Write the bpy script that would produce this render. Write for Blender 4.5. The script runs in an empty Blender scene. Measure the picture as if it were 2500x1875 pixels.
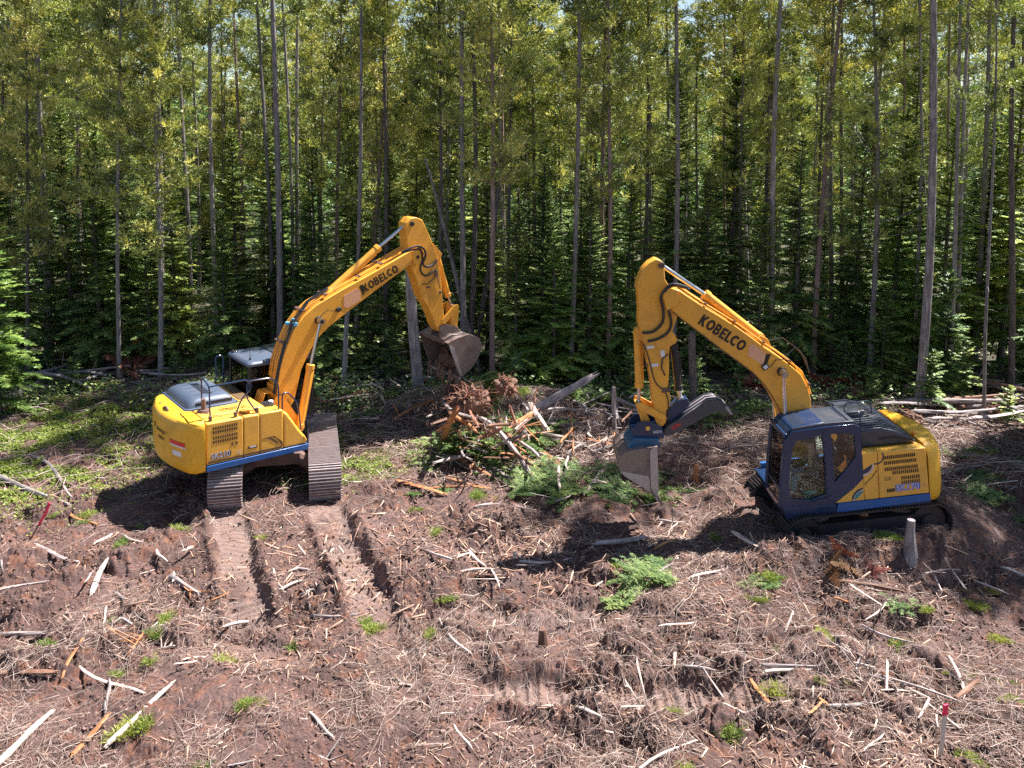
import bpy, bmesh, math, random
import numpy as np
from mathutils import Vector, Matrix, Euler

# ---------------------------------------------------------------- camera, sky, sun
scn = bpy.context.scene
CAM_H = 8.99; PIT = math.radians(8.43); FPX = 2050.0; CY = 631.0
cam_d = bpy.data.cameras.new('camera'); cam = bpy.data.objects.new('camera', cam_d)
scn.collection.objects.link(cam); scn.camera = cam
cam.location = (0, 0, CAM_H); cam.rotation_euler = (math.radians(90) - PIT, 0, 0)
cam_d.sensor_width = 36; cam_d.lens = FPX / 2500 * 36; cam_d.shift_y = (CY - 937.5) / 2500
cam_d.clip_start = 0.1; cam_d.clip_end = 3000
SUN = Vector((0.55, 0.35, 1.0)).normalized()
world = bpy.data.worlds.new('World'); scn.world = world; world.use_nodes = True
wn = world.node_tree; bg = wn.nodes['Background']
sky = wn.nodes.new('ShaderNodeTexSky'); sky.sky_type = 'NISHITA'; sky.sun_disc = False
sky.sun_elevation = math.asin(SUN.z); sky.sun_rotation = math.atan2(SUN.x, SUN.y)
sky.air_density = 1.0; sky.dust_density = 0.6
wn.links.new(sky.outputs[0], bg.inputs[0]); bg.inputs[1].default_value = 0.052
sl = bpy.data.lights.new('sun', 'SUN'); sl.energy = 5.0; sl.angle = math.radians(0.5); sl.color = (1.0, 0.955, 0.90)
so = bpy.data.objects.new('sun', sl); scn.collection.objects.link(so)
so.rotation_euler = (-SUN).to_track_quat('-Z', 'Y').to_euler(); so.location = (20, 20, 40)
scn.view_settings.view_transform = 'Standard'; scn.view_settings.look = 'None'
scn.view_settings.exposure = 1.55; scn.view_settings.gamma = 1
scn.render.engine = 'CYCLES'
scn.cycles.max_bounces = 6; scn.cycles.diffuse_bounces = 2; scn.cycles.use_denoising = False; scn.cycles.transparent_max_bounces = 12

C = scn.collection
rng = np.random.default_rng(7); random.seed(7)
R_ = math.radians

# ---------------------------------------------------------------- tagging and mesh helpers
def tag(o, label=None, cat=None, group=None, kind=None):
    if label: o['label'] = label
    if cat: o['category'] = cat
    if group: o['group'] = group
    if kind: o['kind'] = kind
    return o
def empty(name, loc=(0, 0, 0), rot=(0, 0, 0)):
    o = bpy.data.objects.new(name, None); C.objects.link(o)
    o.location = loc; o.rotation_euler = rot; o.empty_display_size = 0.2
    return o
def link(name, me, parent=None):
    o = bpy.data.objects.new(name, me); C.objects.link(o)
    if parent is not None: o.parent = parent
    return o
def frame_z(d):
    d = Vector(d).normalized(); q = d.to_track_quat('Z', 'Y'); return q.to_matrix()

class MB:
    def __init__(s): s.v = []; s.f = []; s.m = None
    def add(s, vs, fs):
        n = len(s.v); s.v += [tuple(v) for v in vs]; s.f += [tuple(i + n for i in f) for f in fs]; return s
    def box(s, c, d, M=None):
        vs = [Vector((x * d[0] / 2, y * d[1] / 2, z * d[2] / 2)) for x in (-1, 1) for y in (-1, 1) for z in (-1, 1)]
        if M is not None: vs = [M @ v for v in vs]
        c = Vector(c)
        return s.add([v + c for v in vs], [(0, 1, 3, 2), (4, 6, 7, 5), (0, 4, 5, 1), (2, 3, 7, 6), (0, 2, 6, 4), (1, 5, 7, 3)])
    def prism(s, poly, y0, y1):             # polygon in XZ swept along Y
        n = len(poly)
        vs = [(x, y0, z) for x, z in poly] + [(x, y1, z) for x, z in poly]
        fs = [tuple(range(n)), tuple(range(2 * n - 1, n - 1, -1))]
        fs += [(i, i + n, (i + 1) % n + n, (i + 1) % n) for i in range(n)]
        return s.add(vs, fs)
    def loft(s, rings, cap=True):
        n = len(rings[0]); vs = [p for r in rings for p in r]; fs = []
        for k in range(len(rings) - 1):
            for i in range(n):
                a = k * n + i; b = k * n + (i + 1) % n
                fs.append((a, b, b + n, a + n))
        if cap: fs += [tuple(range(n - 1, -1, -1)), tuple(range((len(rings) - 1) * n, len(rings) * n))]
        return s.add(vs, fs)
    def tube(s, path, r, n=8, cap=True):
        P = [Vector(p) for p in path]; rr = r if isinstance(r, (list, tuple)) else [r] * len(P)
        rings = []; up = None
        for i, p in enumerate(P):
            d = (P[min(i + 1, len(P) - 1)] - P[max(i - 1, 0)])
            if d.length < 1e-6: d = Vector((0, 0, 1))
            d.normalize()
            if up is None:
                up = d.orthogonal().normalized()
            else:
                up = (up - d * up.dot(d)); up = up.normalized() if up.length > 1e-6 else d.orthogonal().normalized()
            w = d.cross(up)
            rings.append([p + (up * math.cos(2 * math.pi * k / n) + w * math.sin(2 * math.pi * k / n)) * rr[i] for k in range(n)])
        return s.loft(rings, cap)
    def cyl(s, a, b, r0, r1=None, n=16): return s.tube([a, b], [r0, r0 if r1 is None else r1], n)
    def sphere(s, c, r, n=10, sc=(1, 1, 1)):
        rings = []
        for k in range(1, n):
            t = math.pi * k / n
            rings.append([(c[0] + r * sc[0] * math.sin(t) * math.cos(2 * math.pi * j / n), c[1] + r * sc[1] * math.sin(t) * math.sin(2 * math.pi * j / n), c[2] - r * sc[2] * math.cos(t)) for j in range(n)])
        return s.loft(rings)
    def build(s, name, mat, parent=None, bevel=0, smooth=None, seg=2):
        me = bpy.data.meshes.new(name); me.from_pydata(s.v, [], s.f); me.validate(); 
        bm = bmesh.new(); bm.from_mesh(me); bmesh.ops.recalc_face_normals(bm, faces=bm.faces); bm.to_mesh(me); bm.free()
        me.materials.append(mat); o = link(name, me, parent)
        if smooth is None: smooth = True
        if smooth:
            me.polygons.foreach_set('use_smooth', [True] * len(me.polygons))
            try: me.set_sharp_from_angle(angle=R_(35))
            except Exception: pass
        if bevel:
            b = o.modifiers.new('bevel', 'BEVEL'); b.width = bevel; b.segments = seg; b.limit_method = 'ANGLE'; b.angle_limit = R_(40); b.harden_normals = False
        return o

def np_mesh(name, verts, faces, mat, attrs=None, smooth=False):
    """verts (n,3), faces (m,k) with constant k"""
    me = bpy.data.meshes.new(name); n = len(verts); m, k = faces.shape
    me.vertices.add(n); me.vertices.foreach_set('co', np.asarray(verts, np.float32).ravel())
    me.loops.add(m * k); me.loops.foreach_set('vertex_index', np.asarray(faces, np.int32).ravel())
    me.polygons.add(m); me.polygons.foreach_set('loop_start', np.arange(0, m * k, k, dtype=np.int32))
    try: me.polygons.foreach_set('loop_total', np.full(m, k, np.int32))
    except Exception: pass
    if smooth: me.polygons.foreach_set('use_smooth', np.ones(m, bool))
    me.update(calc_edges=True)
    for an, av in (attrs or {}).items():
        a = me.attributes.new(an, 'FLOAT', 'POINT'); a.data.foreach_set('value', np.asarray(av, np.float32))
    if mat: me.materials.append(mat)
    return me

def tri_cloud(p, d, s, ln, w, tint=None):
    """one slim triangle per row: base at p, direction d, side s, length ln, half width w"""
    n = len(p); v = np.empty((n, 3, 3)); ln = np.reshape(ln, (-1, 1)); w = np.reshape(w, (-1, 1))
    v[:, 0] = p - s * w; v[:, 1] = p + s * w; v[:, 2] = p + d * ln
    return v.reshape(-1, 3), np.arange(3 * n).reshape(-1, 3)
def unit(a): return a / np.maximum(np.linalg.norm(a, axis=-1, keepdims=True), 1e-9)

def curve_plate(name, outer, holes, thick, mat, parent, M, bevel=0.0):
    """flat plate with openings; outline in local XY, placed by matrix M"""
    cu = bpy.data.curves.new(name, 'CURVE'); cu.dimensions = '2D'; cu.fill_mode = 'BOTH'; cu.extrude = thick / 2; cu.bevel_depth = bevel
    for loop in [outer] + holes:
        sp = cu.splines.new('POLY'); sp.points.add(len(loop) - 1)
        for i, (x, y) in enumerate(loop): sp.points[i].co = (x, y, 0, 1)
        sp.use_cyclic_u = True
    t = bpy.data.objects.new('tmp', cu); C.objects.link(t)
    dg = bpy.context.evaluated_depsgraph_get()
    me = bpy.data.meshes.new_from_object(t.evaluated_get(dg)); bpy.data.objects.remove(t)
    me.name = name; me.transform(M); me.materials.clear(); me.materials.append(mat)
    return link(name, me, parent)
def text_mesh(name, s, size, mat, parent, org, xd, yd, ext=0.006, bold=0.0, squeeze=1.0, slant=0.0, align='LEFT'):
    cu = bpy.data.curves.new(name, 'FONT'); cu.body = s; cu.size = size; cu.extrude = ext; cu.offset = bold; cu.shear = slant
    cu.align_x = align; cu.space_character = 1.0 + bold * 6
    t = bpy.data.objects.new('tmp', cu); C.objects.link(t)
    dg = bpy.context.evaluated_depsgraph_get()
    me = bpy.data.meshes.new_from_object(t.evaluated_get(dg)); bpy.data.objects.remove(t)
    x = Vector(xd).normalized(); y = Vector(yd).normalized(); z = x.cross(y)
    M = Matrix(((x.x * squeeze, y.x, z.x, org[0]), (x.y * squeeze, y.y, z.y, org[1]), (x.z * squeeze, y.z, z.z, org[2]), (0, 0, 0, 1)))
    me.name = name; me.transform(M); me.materials.clear(); me.materials.append(mat)
    return link(name, me, parent)

# ---------------------------------------------------------------- materials
def new_mat(name):
    m = bpy.data.materials.new(name); m.use_nodes = True; nt = m.node_tree
    return m, nt, nt.nodes['Principled BSDF'], nt.nodes['Material Output']
def N(nt, t, **kw):
    n = nt.nodes.new(t)
    for k, v in kw.items():
        if k in n.inputs.keys() if hasattr(n.inputs, 'keys') else False: n.inputs[k].default_value = v
        else: setattr(n, k, v)
    return n
def noise(nt, scale, detail=6, rough=0.6, coord='Object', dist=0.0):
    tc = nt.nodes.new('ShaderNodeTexCoord'); nz = nt.nodes.new('ShaderNodeTexNoise')
    nz.inputs['Scale'].default_value = scale; nz.inputs['Detail'].default_value = detail; nz.inputs['Roughness'].default_value = rough
    nz.inputs['Distortion'].default_value = dist
    nt.links.new(tc.outputs[coord], nz.inputs['Vector']); return nz
def ramp(nt, src, stops):
    r = nt.nodes.new('ShaderNodeValToRGB'); el = r.color_ramp.elements
    while len(el) < len(stops): el.new(0.5)
    for e, (p, c) in zip(el, stops): e.position = p; e.color = (*c, 1) if len(c) == 3 else c
    nt.links.new(src, r.inputs[0]); return r
def mix(nt, fac, a, b, mode='MIX'):
    m = nt.nodes.new('ShaderNodeMix'); m.data_type = 'RGBA'; m.blend_type = mode
    for s, v in ((m.inputs[0], fac), (m.inputs[6], a), (m.inputs[7], b)):
        if hasattr(v, 'is_linked') or hasattr(v, 'links'): nt.links.new(v, s)
        elif isinstance(v, (tuple, list)): s.default_value = (*v, 1)
        else: s.default_value = v
    return m.outputs[2]
def bump(nt, src, strength, dist, bs):
    b = nt.nodes.new('ShaderNodeBump'); b.inputs['Strength'].default_value = strength; b.inputs['Distance'].default_value = dist
    nt.links.new(src, b.inputs['Height']); nt.links.new(b.outputs[0], bs.inputs['Normal'])

def paint(name, col, rough=0.38, dirt=(0.16, 0.10, 0.07), amount=0.35, scale=1.6, metal=0.0, fade=None):
    m, nt, bs, out = new_mat(name)
    n1 = noise(nt, scale, 8, 0.65); r1 = ramp(nt, n1.outputs[0], [(0.5, (0, 0, 0)), (0.72, (amount,) * 3)])
    n2 = noise(nt, scale * 9, 6, 0.7); r2 = ramp(nt, n2.outputs[0], [(0.58, (0, 0, 0)), (0.7, (amount,) * 3)])
    add = mix(nt, 1.0, r1.outputs[0], r2.outputs[0], 'ADD')
    base = mix(nt, n2.outputs[0], tuple(c * 0.93 for c in col), tuple(min(1, c * 1.06) for c in col))
    c = mix(nt, add, base, dirt)
    nt.links.new(c, bs.inputs['Base Color']); bs.inputs['Metallic'].default_value = metal
    rr = ramp(nt, n1.outputs[0], [(0.3, (rough - 0.08,) * 3), (0.75, (min(1, rough + 0.3),) * 3)])
    nt.links.new(rr.outputs[0], bs.inputs['Roughness'])
    bs.inputs['Coat Weight'].default_value = 0.15 if metal == 0 else 0
    return m
M = {}
M['yellow'] = paint('yellow_paint', (0.84, 0.43, 0.06), 0.40, amount=0.34)
M['boomyellow'] = paint('boom_yellow_paint', (0.88, 0.40, 0.045), 0.36, (0.22, 0.12, 0.05), 0.42, 1.1)
M['cwyellow'] = paint('counterweight_yellow_paint', (0.82, 0.43, 0.02), 0.40, amount=0.28)
M['blue'] = paint('blue_rail_paint', (0.015, 0.10, 0.33), 0.32, amount=0.10)
M['navy'] = paint('dark_navy_paint', (0.010, 0.030, 0.085), 0.18, amount=0.06)
M['grey'] = paint('dark_grey_paint', (0.045, 0.052, 0.07), 0.22, amount=0.12)
M['trackshade'] = paint('shade_painted_muddy_track_steel', (0.05, 0.042, 0.045), 0.55, (0.10, 0.055, 0.045), 0.8, 3.0, metal=0.2)  # muddy track steel, coloured darker to stand for the shade around the tracks
M['grouser'] = paint('worn_grouser_steel', (0.46, 0.40, 0.40), 0.38, (0.24, 0.14, 0.12), 0.8, 4.0, metal=0.5)
M['roofgrey'] = paint('sun_bleached_grey_paint', (0.075, 0.10, 0.15), 0.33, amount=0.2)
M['black'] = paint('black_rubber', (0.012, 0.012, 0.014), 0.45, amount=0.15)
M['seam'] = paint('black_seam', (0.03, 0.017, 0.008), 0.8, amount=0.05)
M['decal'] = paint('black_decal', (0.022, 0.012, 0.008), 0.5, amount=0.2)
M['browndecal'] = paint('brown_decal', (0.13, 0.075, 0.03), 0.5, amount=0.2)
M['chrome'] = paint('polished_rod', (0.62, 0.63, 0.66), 0.16, amount=0.10, metal=1.0)
M['steel'] = paint('worn_bucket_steel', (0.24, 0.18, 0.165), 0.5, (0.12, 0.06, 0.045), 0.7, 2.2, metal=0.35)
M['worn'] = paint('bare_worn_steel', (0.42, 0.38, 0.41), 0.42, (0.20, 0.13, 0.11), 0.6, 2.6, metal=0.6)
M['rust'] = paint('muddy_steel', (0.13, 0.075, 0.06), 0.7, (0.22, 0.13, 0.10), 0.9, 2.0)
M['track'] = paint('muddy_track_steel', (0.22, 0.15, 0.135), 0.5, (0.17, 0.085, 0.065), 0.9, 3.0, metal=0.25)
M['white'] = paint('white_sticker', (0.75, 0.72, 0.74), 0.5, amount=0.1)
M['silver'] = paint('silver_lettering', (0.50, 0.52, 0.68), 0.4, amount=0.05)
M['pink'] = paint('faded_pink_sticker', (0.78, 0.40, 0.24), 0.5, (0.85, 0.45, 0.10), 0.8, 6.0)
M['lightblue'] = paint('pale_blue_cloth', (0.25, 0.48, 0.55), 0.8, amount=0.2)
M['teal'] = paint('teal_decal', (0.03, 0.25, 0.28), 0.4, amount=0.1)
M['orange'] = paint('orange_plastic', (0.85, 0.25, 0.02), 0.4, amount=0.05)
M['skin'] = paint('skin', (0.55, 0.28, 0.20), 0.55, amount=0.05)
M['cloth'] = paint('dark_cloth', (0.035, 0.05, 0.045), 0.9, amount=0.1)
M['seat'] = paint('seat_fabric', (0.03, 0.03, 0.035), 0.9, amount=0.1)
M['hose'] = paint('black_hose', (0.018, 0.017, 0.018), 0.35, amount=0.2)
M['redlens'] = paint('red_lens', (0.7, 0.01, 0.02), 0.12, amount=0.02)
M['fluo'] = paint('fluorescent_pink_tape', (0.9, 0.03, 0.10), 0.5, amount=0.1)
M['stake'] = paint('pale_lath', (0.62, 0.52, 0.44), 0.7, amount=0.3)
def glass(col=(0.86, 0.96, 0.94, 1), nm='tinted_glass'):
    m, nt, bs, out = new_mat(nm)
    tr = nt.nodes.new('ShaderNodeBsdfTransparent'); tr.inputs[0].default_value = col
    gl = nt.nodes.new('ShaderNodeBsdfGlossy'); gl.inputs['Roughness'].default_value = 0.03
    fr = nt.nodes.new('ShaderNodeFresnel'); fr.inputs[0].default_value = 1.5
    ms = nt.nodes.new('ShaderNodeMixShader')
    nt.links.new(fr.outputs[0], ms.inputs[0]); nt.links.new(tr.outputs[0], ms.inputs[1]); nt.links.new(gl.outputs[0], ms.inputs[2])
    nt.links.new(ms.outputs[0], out.inputs[0]); return m
M['glass'] = glass()
M['darkglass'] = glass((0.30, 0.40, 0.40, 1), 'dark_tinted_glass')

def wood_mat(name, c1, c2, c3, rough=0.8, bumpd=0.012):
    m, nt, bs, out = new_mat(name)
    tc = nt.nodes.new('ShaderNodeTexCoord'); mp = nt.nodes.new('ShaderNodeMapping'); mp.inputs['Scale'].default_value = (1, 1, 0.09)
    nt.links.new(tc.outputs['Object'], mp.inputs[0])
    nz = nt.nodes.new('ShaderNodeTexNoise'); nz.inputs['Scale'].default_value = 26; nz.inputs['Detail'].default_value = 7; nz.inputs['Roughness'].default_value = 0.7
    nt.links.new(mp.outputs[0], nz.inputs[0])
    r = ramp(nt, nz.outputs[0], [(0.3, c1), (0.5, c2), (0.72, c3)])
    n2 = noise(nt, 2.5, 5, 0.6); oi = nt.nodes.new('ShaderNodeObjectInfo')
    mm = nt.nodes.new('ShaderNodeMath'); mm.operation = 'MULTIPLY_ADD'; mm.inputs[1].default_value = 0.5; mm.inputs[2].default_value = 0.75
    nt.links.new(oi.outputs['Random'], mm.inputs[0])
    c = mix(nt, 1.0, r.outputs[0], mm.outputs[0], 'MULTIPLY')
    r2 = ramp(nt, n2.outputs[0], [(0.4, (0.72, 0.72, 0.72)), (0.65, (1.1, 1.08, 1.05))])
    c = mix(nt, 1.0, c, r2.outputs[0], 'MULTIPLY')
    nt.links.new(c, bs.inputs['Base Color']); bs.inputs['Roughness'].default_value = rough
    bump(nt, nz.outputs[0], 0.9, bumpd, bs); return m
M['bark'] = wood_mat('grey_pine_bark', (0.09, 0.075, 0.075), (0.30, 0.26, 0.265), (0.52, 0.47, 0.48), bumpd=.03)
M['redbark'] = wood_mat('reddish_pine_bark', (0.10, 0.06, 0.055), (0.30, 0.20, 0.185), (0.48, 0.35, 0.33), bumpd=.03)
M['darkbark'] = wood_mat('dark_spruce_bark', (0.045, 0.037, 0.036), (0.14, 0.115, 0.11), (0.27, 0.23, 0.225), bumpd=.03)
M['birch'] = wood_mat('pale_birch_bark', (0.10, 0.09, 0.09), (0.42, 0.38, 0.38), (0.60, 0.55, 0.54))
M['greylog'] = wood_mat('weathered_grey_wood', (0.20, 0.15, 0.14), (0.42, 0.35, 0.34), (0.62, 0.54, 0.52))
M['palelog'] = wood_mat('peeled_pale_wood', (0.40, 0.29, 0.25), (0.66, 0.53, 0.47), (0.80, 0.68, 0.60))
M['orangelog'] = wood_mat('split_orange_wood', (0.26, 0.09, 0.035), (0.52, 0.22, 0.09), (0.70, 0.40, 0.20))
M['brownlog'] = wood_mat('brown_rotten_wood', (0.10, 0.045, 0.03), (0.24, 0.12, 0.08), (0.42, 0.26, 0.19))
M['root'] = wood_mat('red_root_wood', (0.15, 0.05, 0.03), (0.34, 0.14, 0.09), (0.55, 0.30, 0.20))

def leaf_mat(name, dark, mid, light, trans=0.45, attr='tint', gloss=0.07):
    m, nt, bs, out = new_mat(name)
    at = nt.nodes.new('ShaderNodeAttribute'); at.attribute_name = attr
    oi = nt.nodes.new('ShaderNodeObjectInfo')
    r = ramp(nt, at.outputs['Fac'], [(0.0, dark), (0.5, mid), (1.0, light)])
    hs = nt.nodes.new('ShaderNodeHueSaturation')
    ma = nt.nodes.new('ShaderNodeMapRange'); ma.inputs[3].default_value = 0.465; ma.inputs[4].default_value = 0.52
    nt.links.new(oi.outputs['Random'], ma.inputs[0]); nt.links.new(ma.outputs[0], hs.inputs['Hue'])
    mv = nt.nodes.new('ShaderNodeMath'); mv.operation = 'MULTIPLY_ADD'; mv.inputs[1].default_value = -0.5; mv.inputs[2].default_value = 1.25
    nt.links.new(oi.outputs['Random'], mv.inputs[0]); nt.links.new(mv.outputs[0], hs.inputs['Value'])
    nt.links.new(r.outputs[0], hs.inputs['Color'])
    df = nt.nodes.new('ShaderNodeBsdfDiffuse'); tl = nt.nodes.new('ShaderNodeBsdfTranslucent'); gl = nt.nodes.new('ShaderNodeBsdfGlossy')
    gl.inputs['Roughness'].default_value = 0.5; gl.inputs[0].default_value = (0.9, 0.95, 0.85, 1)
    nt.links.new(hs.outputs[0], df.inputs[0])
    tc = mix(nt, 1.0, hs.outputs[0], (1.2, 1.15, 0.6), 'MULTIPLY'); nt.links.new(tc, tl.inputs[0])
    m1 = nt.nodes.new('ShaderNodeMixShader'); m1.inputs[0].default_value = trans
    nt.links.new(df.outputs[0], m1.inputs[1]); nt.links.new(tl.outputs[0], m1.inputs[2])
    m2 = nt.nodes.new('ShaderNodeMixShader'); m2.inputs[0].default_value = gloss
    nt.links.new(m1.outputs[0], m2.inputs[1]); nt.links.new(gl.outputs[0], m2.inputs[2])
    nt.links.new(m2.outputs[0], out.inputs[0]); return m
M['pine'] = leaf_mat('pine_needles', (0.05, 0.085, 0.022), (0.27, 0.33, 0.085), (0.78, 0.78, 0.24), 0.28)
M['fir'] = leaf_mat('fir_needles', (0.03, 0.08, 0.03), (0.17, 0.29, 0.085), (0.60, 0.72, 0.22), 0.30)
M['firbright'] = leaf_mat('sunlight_painted_fir_needles', (0.10, 0.18, 0.04), (0.30, 0.44, 0.09), (0.66, 0.76, 0.20), 0.35)  # brighter copy of the fir needles, sunlight put into the leaf colour
M['cutfir'] = leaf_mat('cut_fir_needles', (0.07, 0.13, 0.05), (0.16, 0.25, 0.09), (0.32, 0.42, 0.15), gloss=0.015)
M['herb'] = leaf_mat('ground_cover_leaves', (0.09, 0.15, 0.03), (0.20, 0.28, 0.06), (0.36, 0.42, 0.11), 0.35, gloss=0.015)
M['grassm'] = leaf_mat('grass_blades', (0.12, 0.19, 0.03), (0.24, 0.34, 0.06), (0.40, 0.48, 0.14), 0.35, gloss=0.015)
M['deadneedle'] = leaf_mat('dead_orange_needles', (0.09, 0.035, 0.02), (0.19, 0.08, 0.045), (0.32, 0.17, 0.10), 0.2, gloss=0.01)

# ---------------------------------------------------------------- pixel ray to ground (for measured spots)
def ray(u, v):
    a = (u - 1250) / FPX; b = -(v - CY) / FPX
    return Vector((a, math.cos(PIT) + b * math.sin(PIT), -math.sin(PIT) + b * math.cos(PIT)))
def G(u, v, z=0.0):
    d = ray(u, v); k = (z - CAM_H) / d.z; return Vector((d.x * k, d.y * k, z))
def AT(u, v, Y):
    d = ray(u, v); k = Y / d.y; return Vector((d.x * k, Y, CAM_H + d.z * k))

def smooth_path(P, k=4):
    P = [Vector(p) for p in P]; Q = [P[0]] + P + [P[-1]]; out = []
    for i in range(1, len(Q) - 2):
        a, b, c, d = Q[i - 1], Q[i], Q[i + 1], Q[i + 2]
        for j in range(k):
            t = j / k; out.append(.5 * ((2 * b) + (c - a) * t + (2 * a - 5 * b + 4 * c - d) * t * t + (3 * b - a - 3 * c + d) * t ** 3))
    out.append(P[-1]); return out
LET = {  # heavy block capitals drawn as outlines (unit height), with counters
 'K': ([(0, 0), (.24, 0), (.24, .34), (.50, 0), (.80, 0), (.43, .50), (.78, 1), (.49, 1), (.24, .66), (.24, 1), (0, 1)], [], .80),
 'E': ([(0, 0), (.62, 0), (.62, .20), (.24, .20), (.24, .41), (.56, .41), (.56, .60), (.24, .60), (.24, .80), (.62, .80), (.62, 1), (0, 1)], [], .64),
 'L': ([(0, 0), (.58, 0), (.58, .20), (.24, .20), (.24, 1), (0, 1)], [], .56)}
def _arc(cx, cy, rx, ry, a0, a1, n=10): return [(cx + rx * math.cos(R_(a0 + (a1 - a0) * k / n)), cy + ry * math.sin(R_(a0 + (a1 - a0) * k / n))) for k in range(n + 1)]
LET['O'] = (_arc(.46, .5, .46, .5, 0, 345, 22), [_arc(.46, .5, .22, .28, 0, 345, 22)], .94)
LET['C'] = (_arc(.46, .5, .46, .5, 48, 312, 20) + _arc(.46, .5, .22, .28, 312, 48, 16), [], .80)
LET['B'] = ([(0, 0), (.40, 0)] + _arc(.42, .28, .28, .28, -80, 60, 8) + _arc(.40, .74, .25, .26, -50, 90, 8) + [(0, 1)], [[(.24, .18), (.38, .18), (.46, .24), (.46, .36), (.38, .42), (.24, .42)], [(.24, .60), (.36, .60), (.42, .65), (.42, .76), (.36, .82), (.24, .82)]], .76)
def block_text(s, h, mat, parent, org, xd, yd, squeeze=1.0, gap=.08):
    x = Vector(xd).normalized(); y = Vector(yd).normalized(); z = x.cross(y); u = 0
    for ch in s:
        o, hs, adv = LET[ch]; k = h * squeeze
        og = Vector(org) + x * (u * k); Mt = Matrix(((x.x * k, y.x * h, z.x, og.x), (x.y * k, y.y * h, z.y, og.y), (x.z * k, y.z * h, z.z, og.z), (0, 0, 0, 1)))
        curve_plate('letter', o, hs, .006, mat, parent, Mt); u += adv + gap

# ---------------------------------------------------------------- terrain height
def _h(ix, iy, s):
    a = (ix.astype(np.int64) * 374761393 + iy.astype(np.int64) * 668265263 + s * 974634777) & 0xffffffff
    a = ((a ^ (a >> 13)) * 1274126177) & 0xffffffff
    a = ((a ^ (a >> 16)) * 2246822519) & 0xffffffff
    return ((a ^ (a >> 15)) & 0xffffff) / float(0xffffff)
def vn(x, y, s):
    ix = np.floor(x); iy = np.floor(y); fx = x - ix; fy = y - iy
    fx = fx * fx * fx * (fx * (fx * 6 - 15) + 10); fy = fy * fy * fy * (fy * (fy * 6 - 15) + 10)
    a = _h(ix, iy, s); b = _h(ix + 1, iy, s); c = _h(ix, iy + 1, s); d = _h(ix + 1, iy + 1, s)
    return a + (b - a) * fx + (c - a) * fy + (a - b - c + d) * fx * fy
def rotn(x, y, sc, s):
    a = s * 1.37; c_, s_ = math.cos(a), math.sin(a)
    return vn((x * c_ - y * s_) * sc + 17.3 * s, (x * s_ + y * c_) * sc - 9.1 * s, s)
def fbm(x, y, sc, s, o=4, g=0.5):
    t = 0; a = 1; n = 0
    for k in range(o): t = t + a * rotn(x, y, sc * 2.03 ** k, s + k); n += a; a *= g
    return t / n
def sm(a, b, t): t = np.clip((t - a) / (b - a), 0, 1); return t * t * (3 - 2 * t)
def seg(x, y, a, b):
    ax, ay = a[0], a[1]; dx, dy = b[0] - ax, b[1] - ay; L = math.hypot(dx, dy)
    t = ((x - ax) * dx + (y - ay) * dy) / L / L; tc = np.clip(t, 0, 1)
    return np.hypot(x - ax - tc * dx, y - ay - tc * dy), t * L, L
RUTS = [(G(548, 1235), G(612, 1525), .33, 1.0), (G(795, 1235), G(905, 1470), .36, 1.0), (G(1180, 1690), G(1960, 1680), .30, 0.85),
        (G(1080, 1490), G(1620, 1540), .33, 0.45), (G(470, 1570), G(760, 1600), .35, 0.4), (G(905, 1470), G(1010, 1760), .34, .35)]
MOUNDS = [  # u, v, radius x, radius y, height
    (2120, 1375, 1.3, .50, .62), (1890, 1400, .7, .35, .28), (1205, 1420, .7, .4, .16), (900, 1290, .45, .9, .22), (1140, 1020, 2.2, 1.5, .75), (1330, 1010, 1.6, 1.0, .45),
    (1600, 1120, 1.6, .9, .18), (620, 1480, .3, 1.2, .0), (1320, 1500, .8, .5, .18), (1900, 1410, 1.6, .5, .16), (1700, 1500, 1.2, .4, .14),
    (1250, 1600, 1.8, .25, .12), (2000, 1600, 2.0, .5, .14), (700, 1310, .25, .8, .16), (1500, 1620, 1.4, .2, .15), (1500, 1740, 2.6, .25, .13),
    (960, 1040, 1.6, .8, -.25), (1450, 1290, .9, .4, -.05), (2330, 1420, 1.5, .8, -.38), (1330, 1540, .35, .18, -.18), (560, 1760, .2, .14, -.15), (1750, 1060, 1.8, .9, -.2),
    (1060, 1600, .3, .16, -.14), (1000, 1800, .3, .15, -.15), (1500, 1790, .45, .15, -.16), (1250, 1760, .35, .14, -.14), (1800, 1640, .6, .1, -.14)]
MOUNDS = [(*G(u, v)[:2], a, b, h) for u, v, a, b, h in MOUNDS]
def rut_mask(x, y):
    m = np.zeros_like(x); cl = np.zeros_like(x)
    for a, b, w, k in RUTS:
        d, t, L = seg(x, y, a, b)
        wob = (vn(x * 1.7, y * 1.7, 91) - .5) * .22
        e = sm(w + .10, w - .06, d + wob) * k * sm(-.3, .2, t) * sm(L + .3, L - .3, t)
        e = e * sm(.2, .5, vn(x * .9, y * .9, 77) + .25)
        m = np.maximum(m, e); cl = np.where(e >= m - 1e-6, np.abs(((t / .19) % 1) - .5) * 2 * e, cl)
    return m, cl
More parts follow.
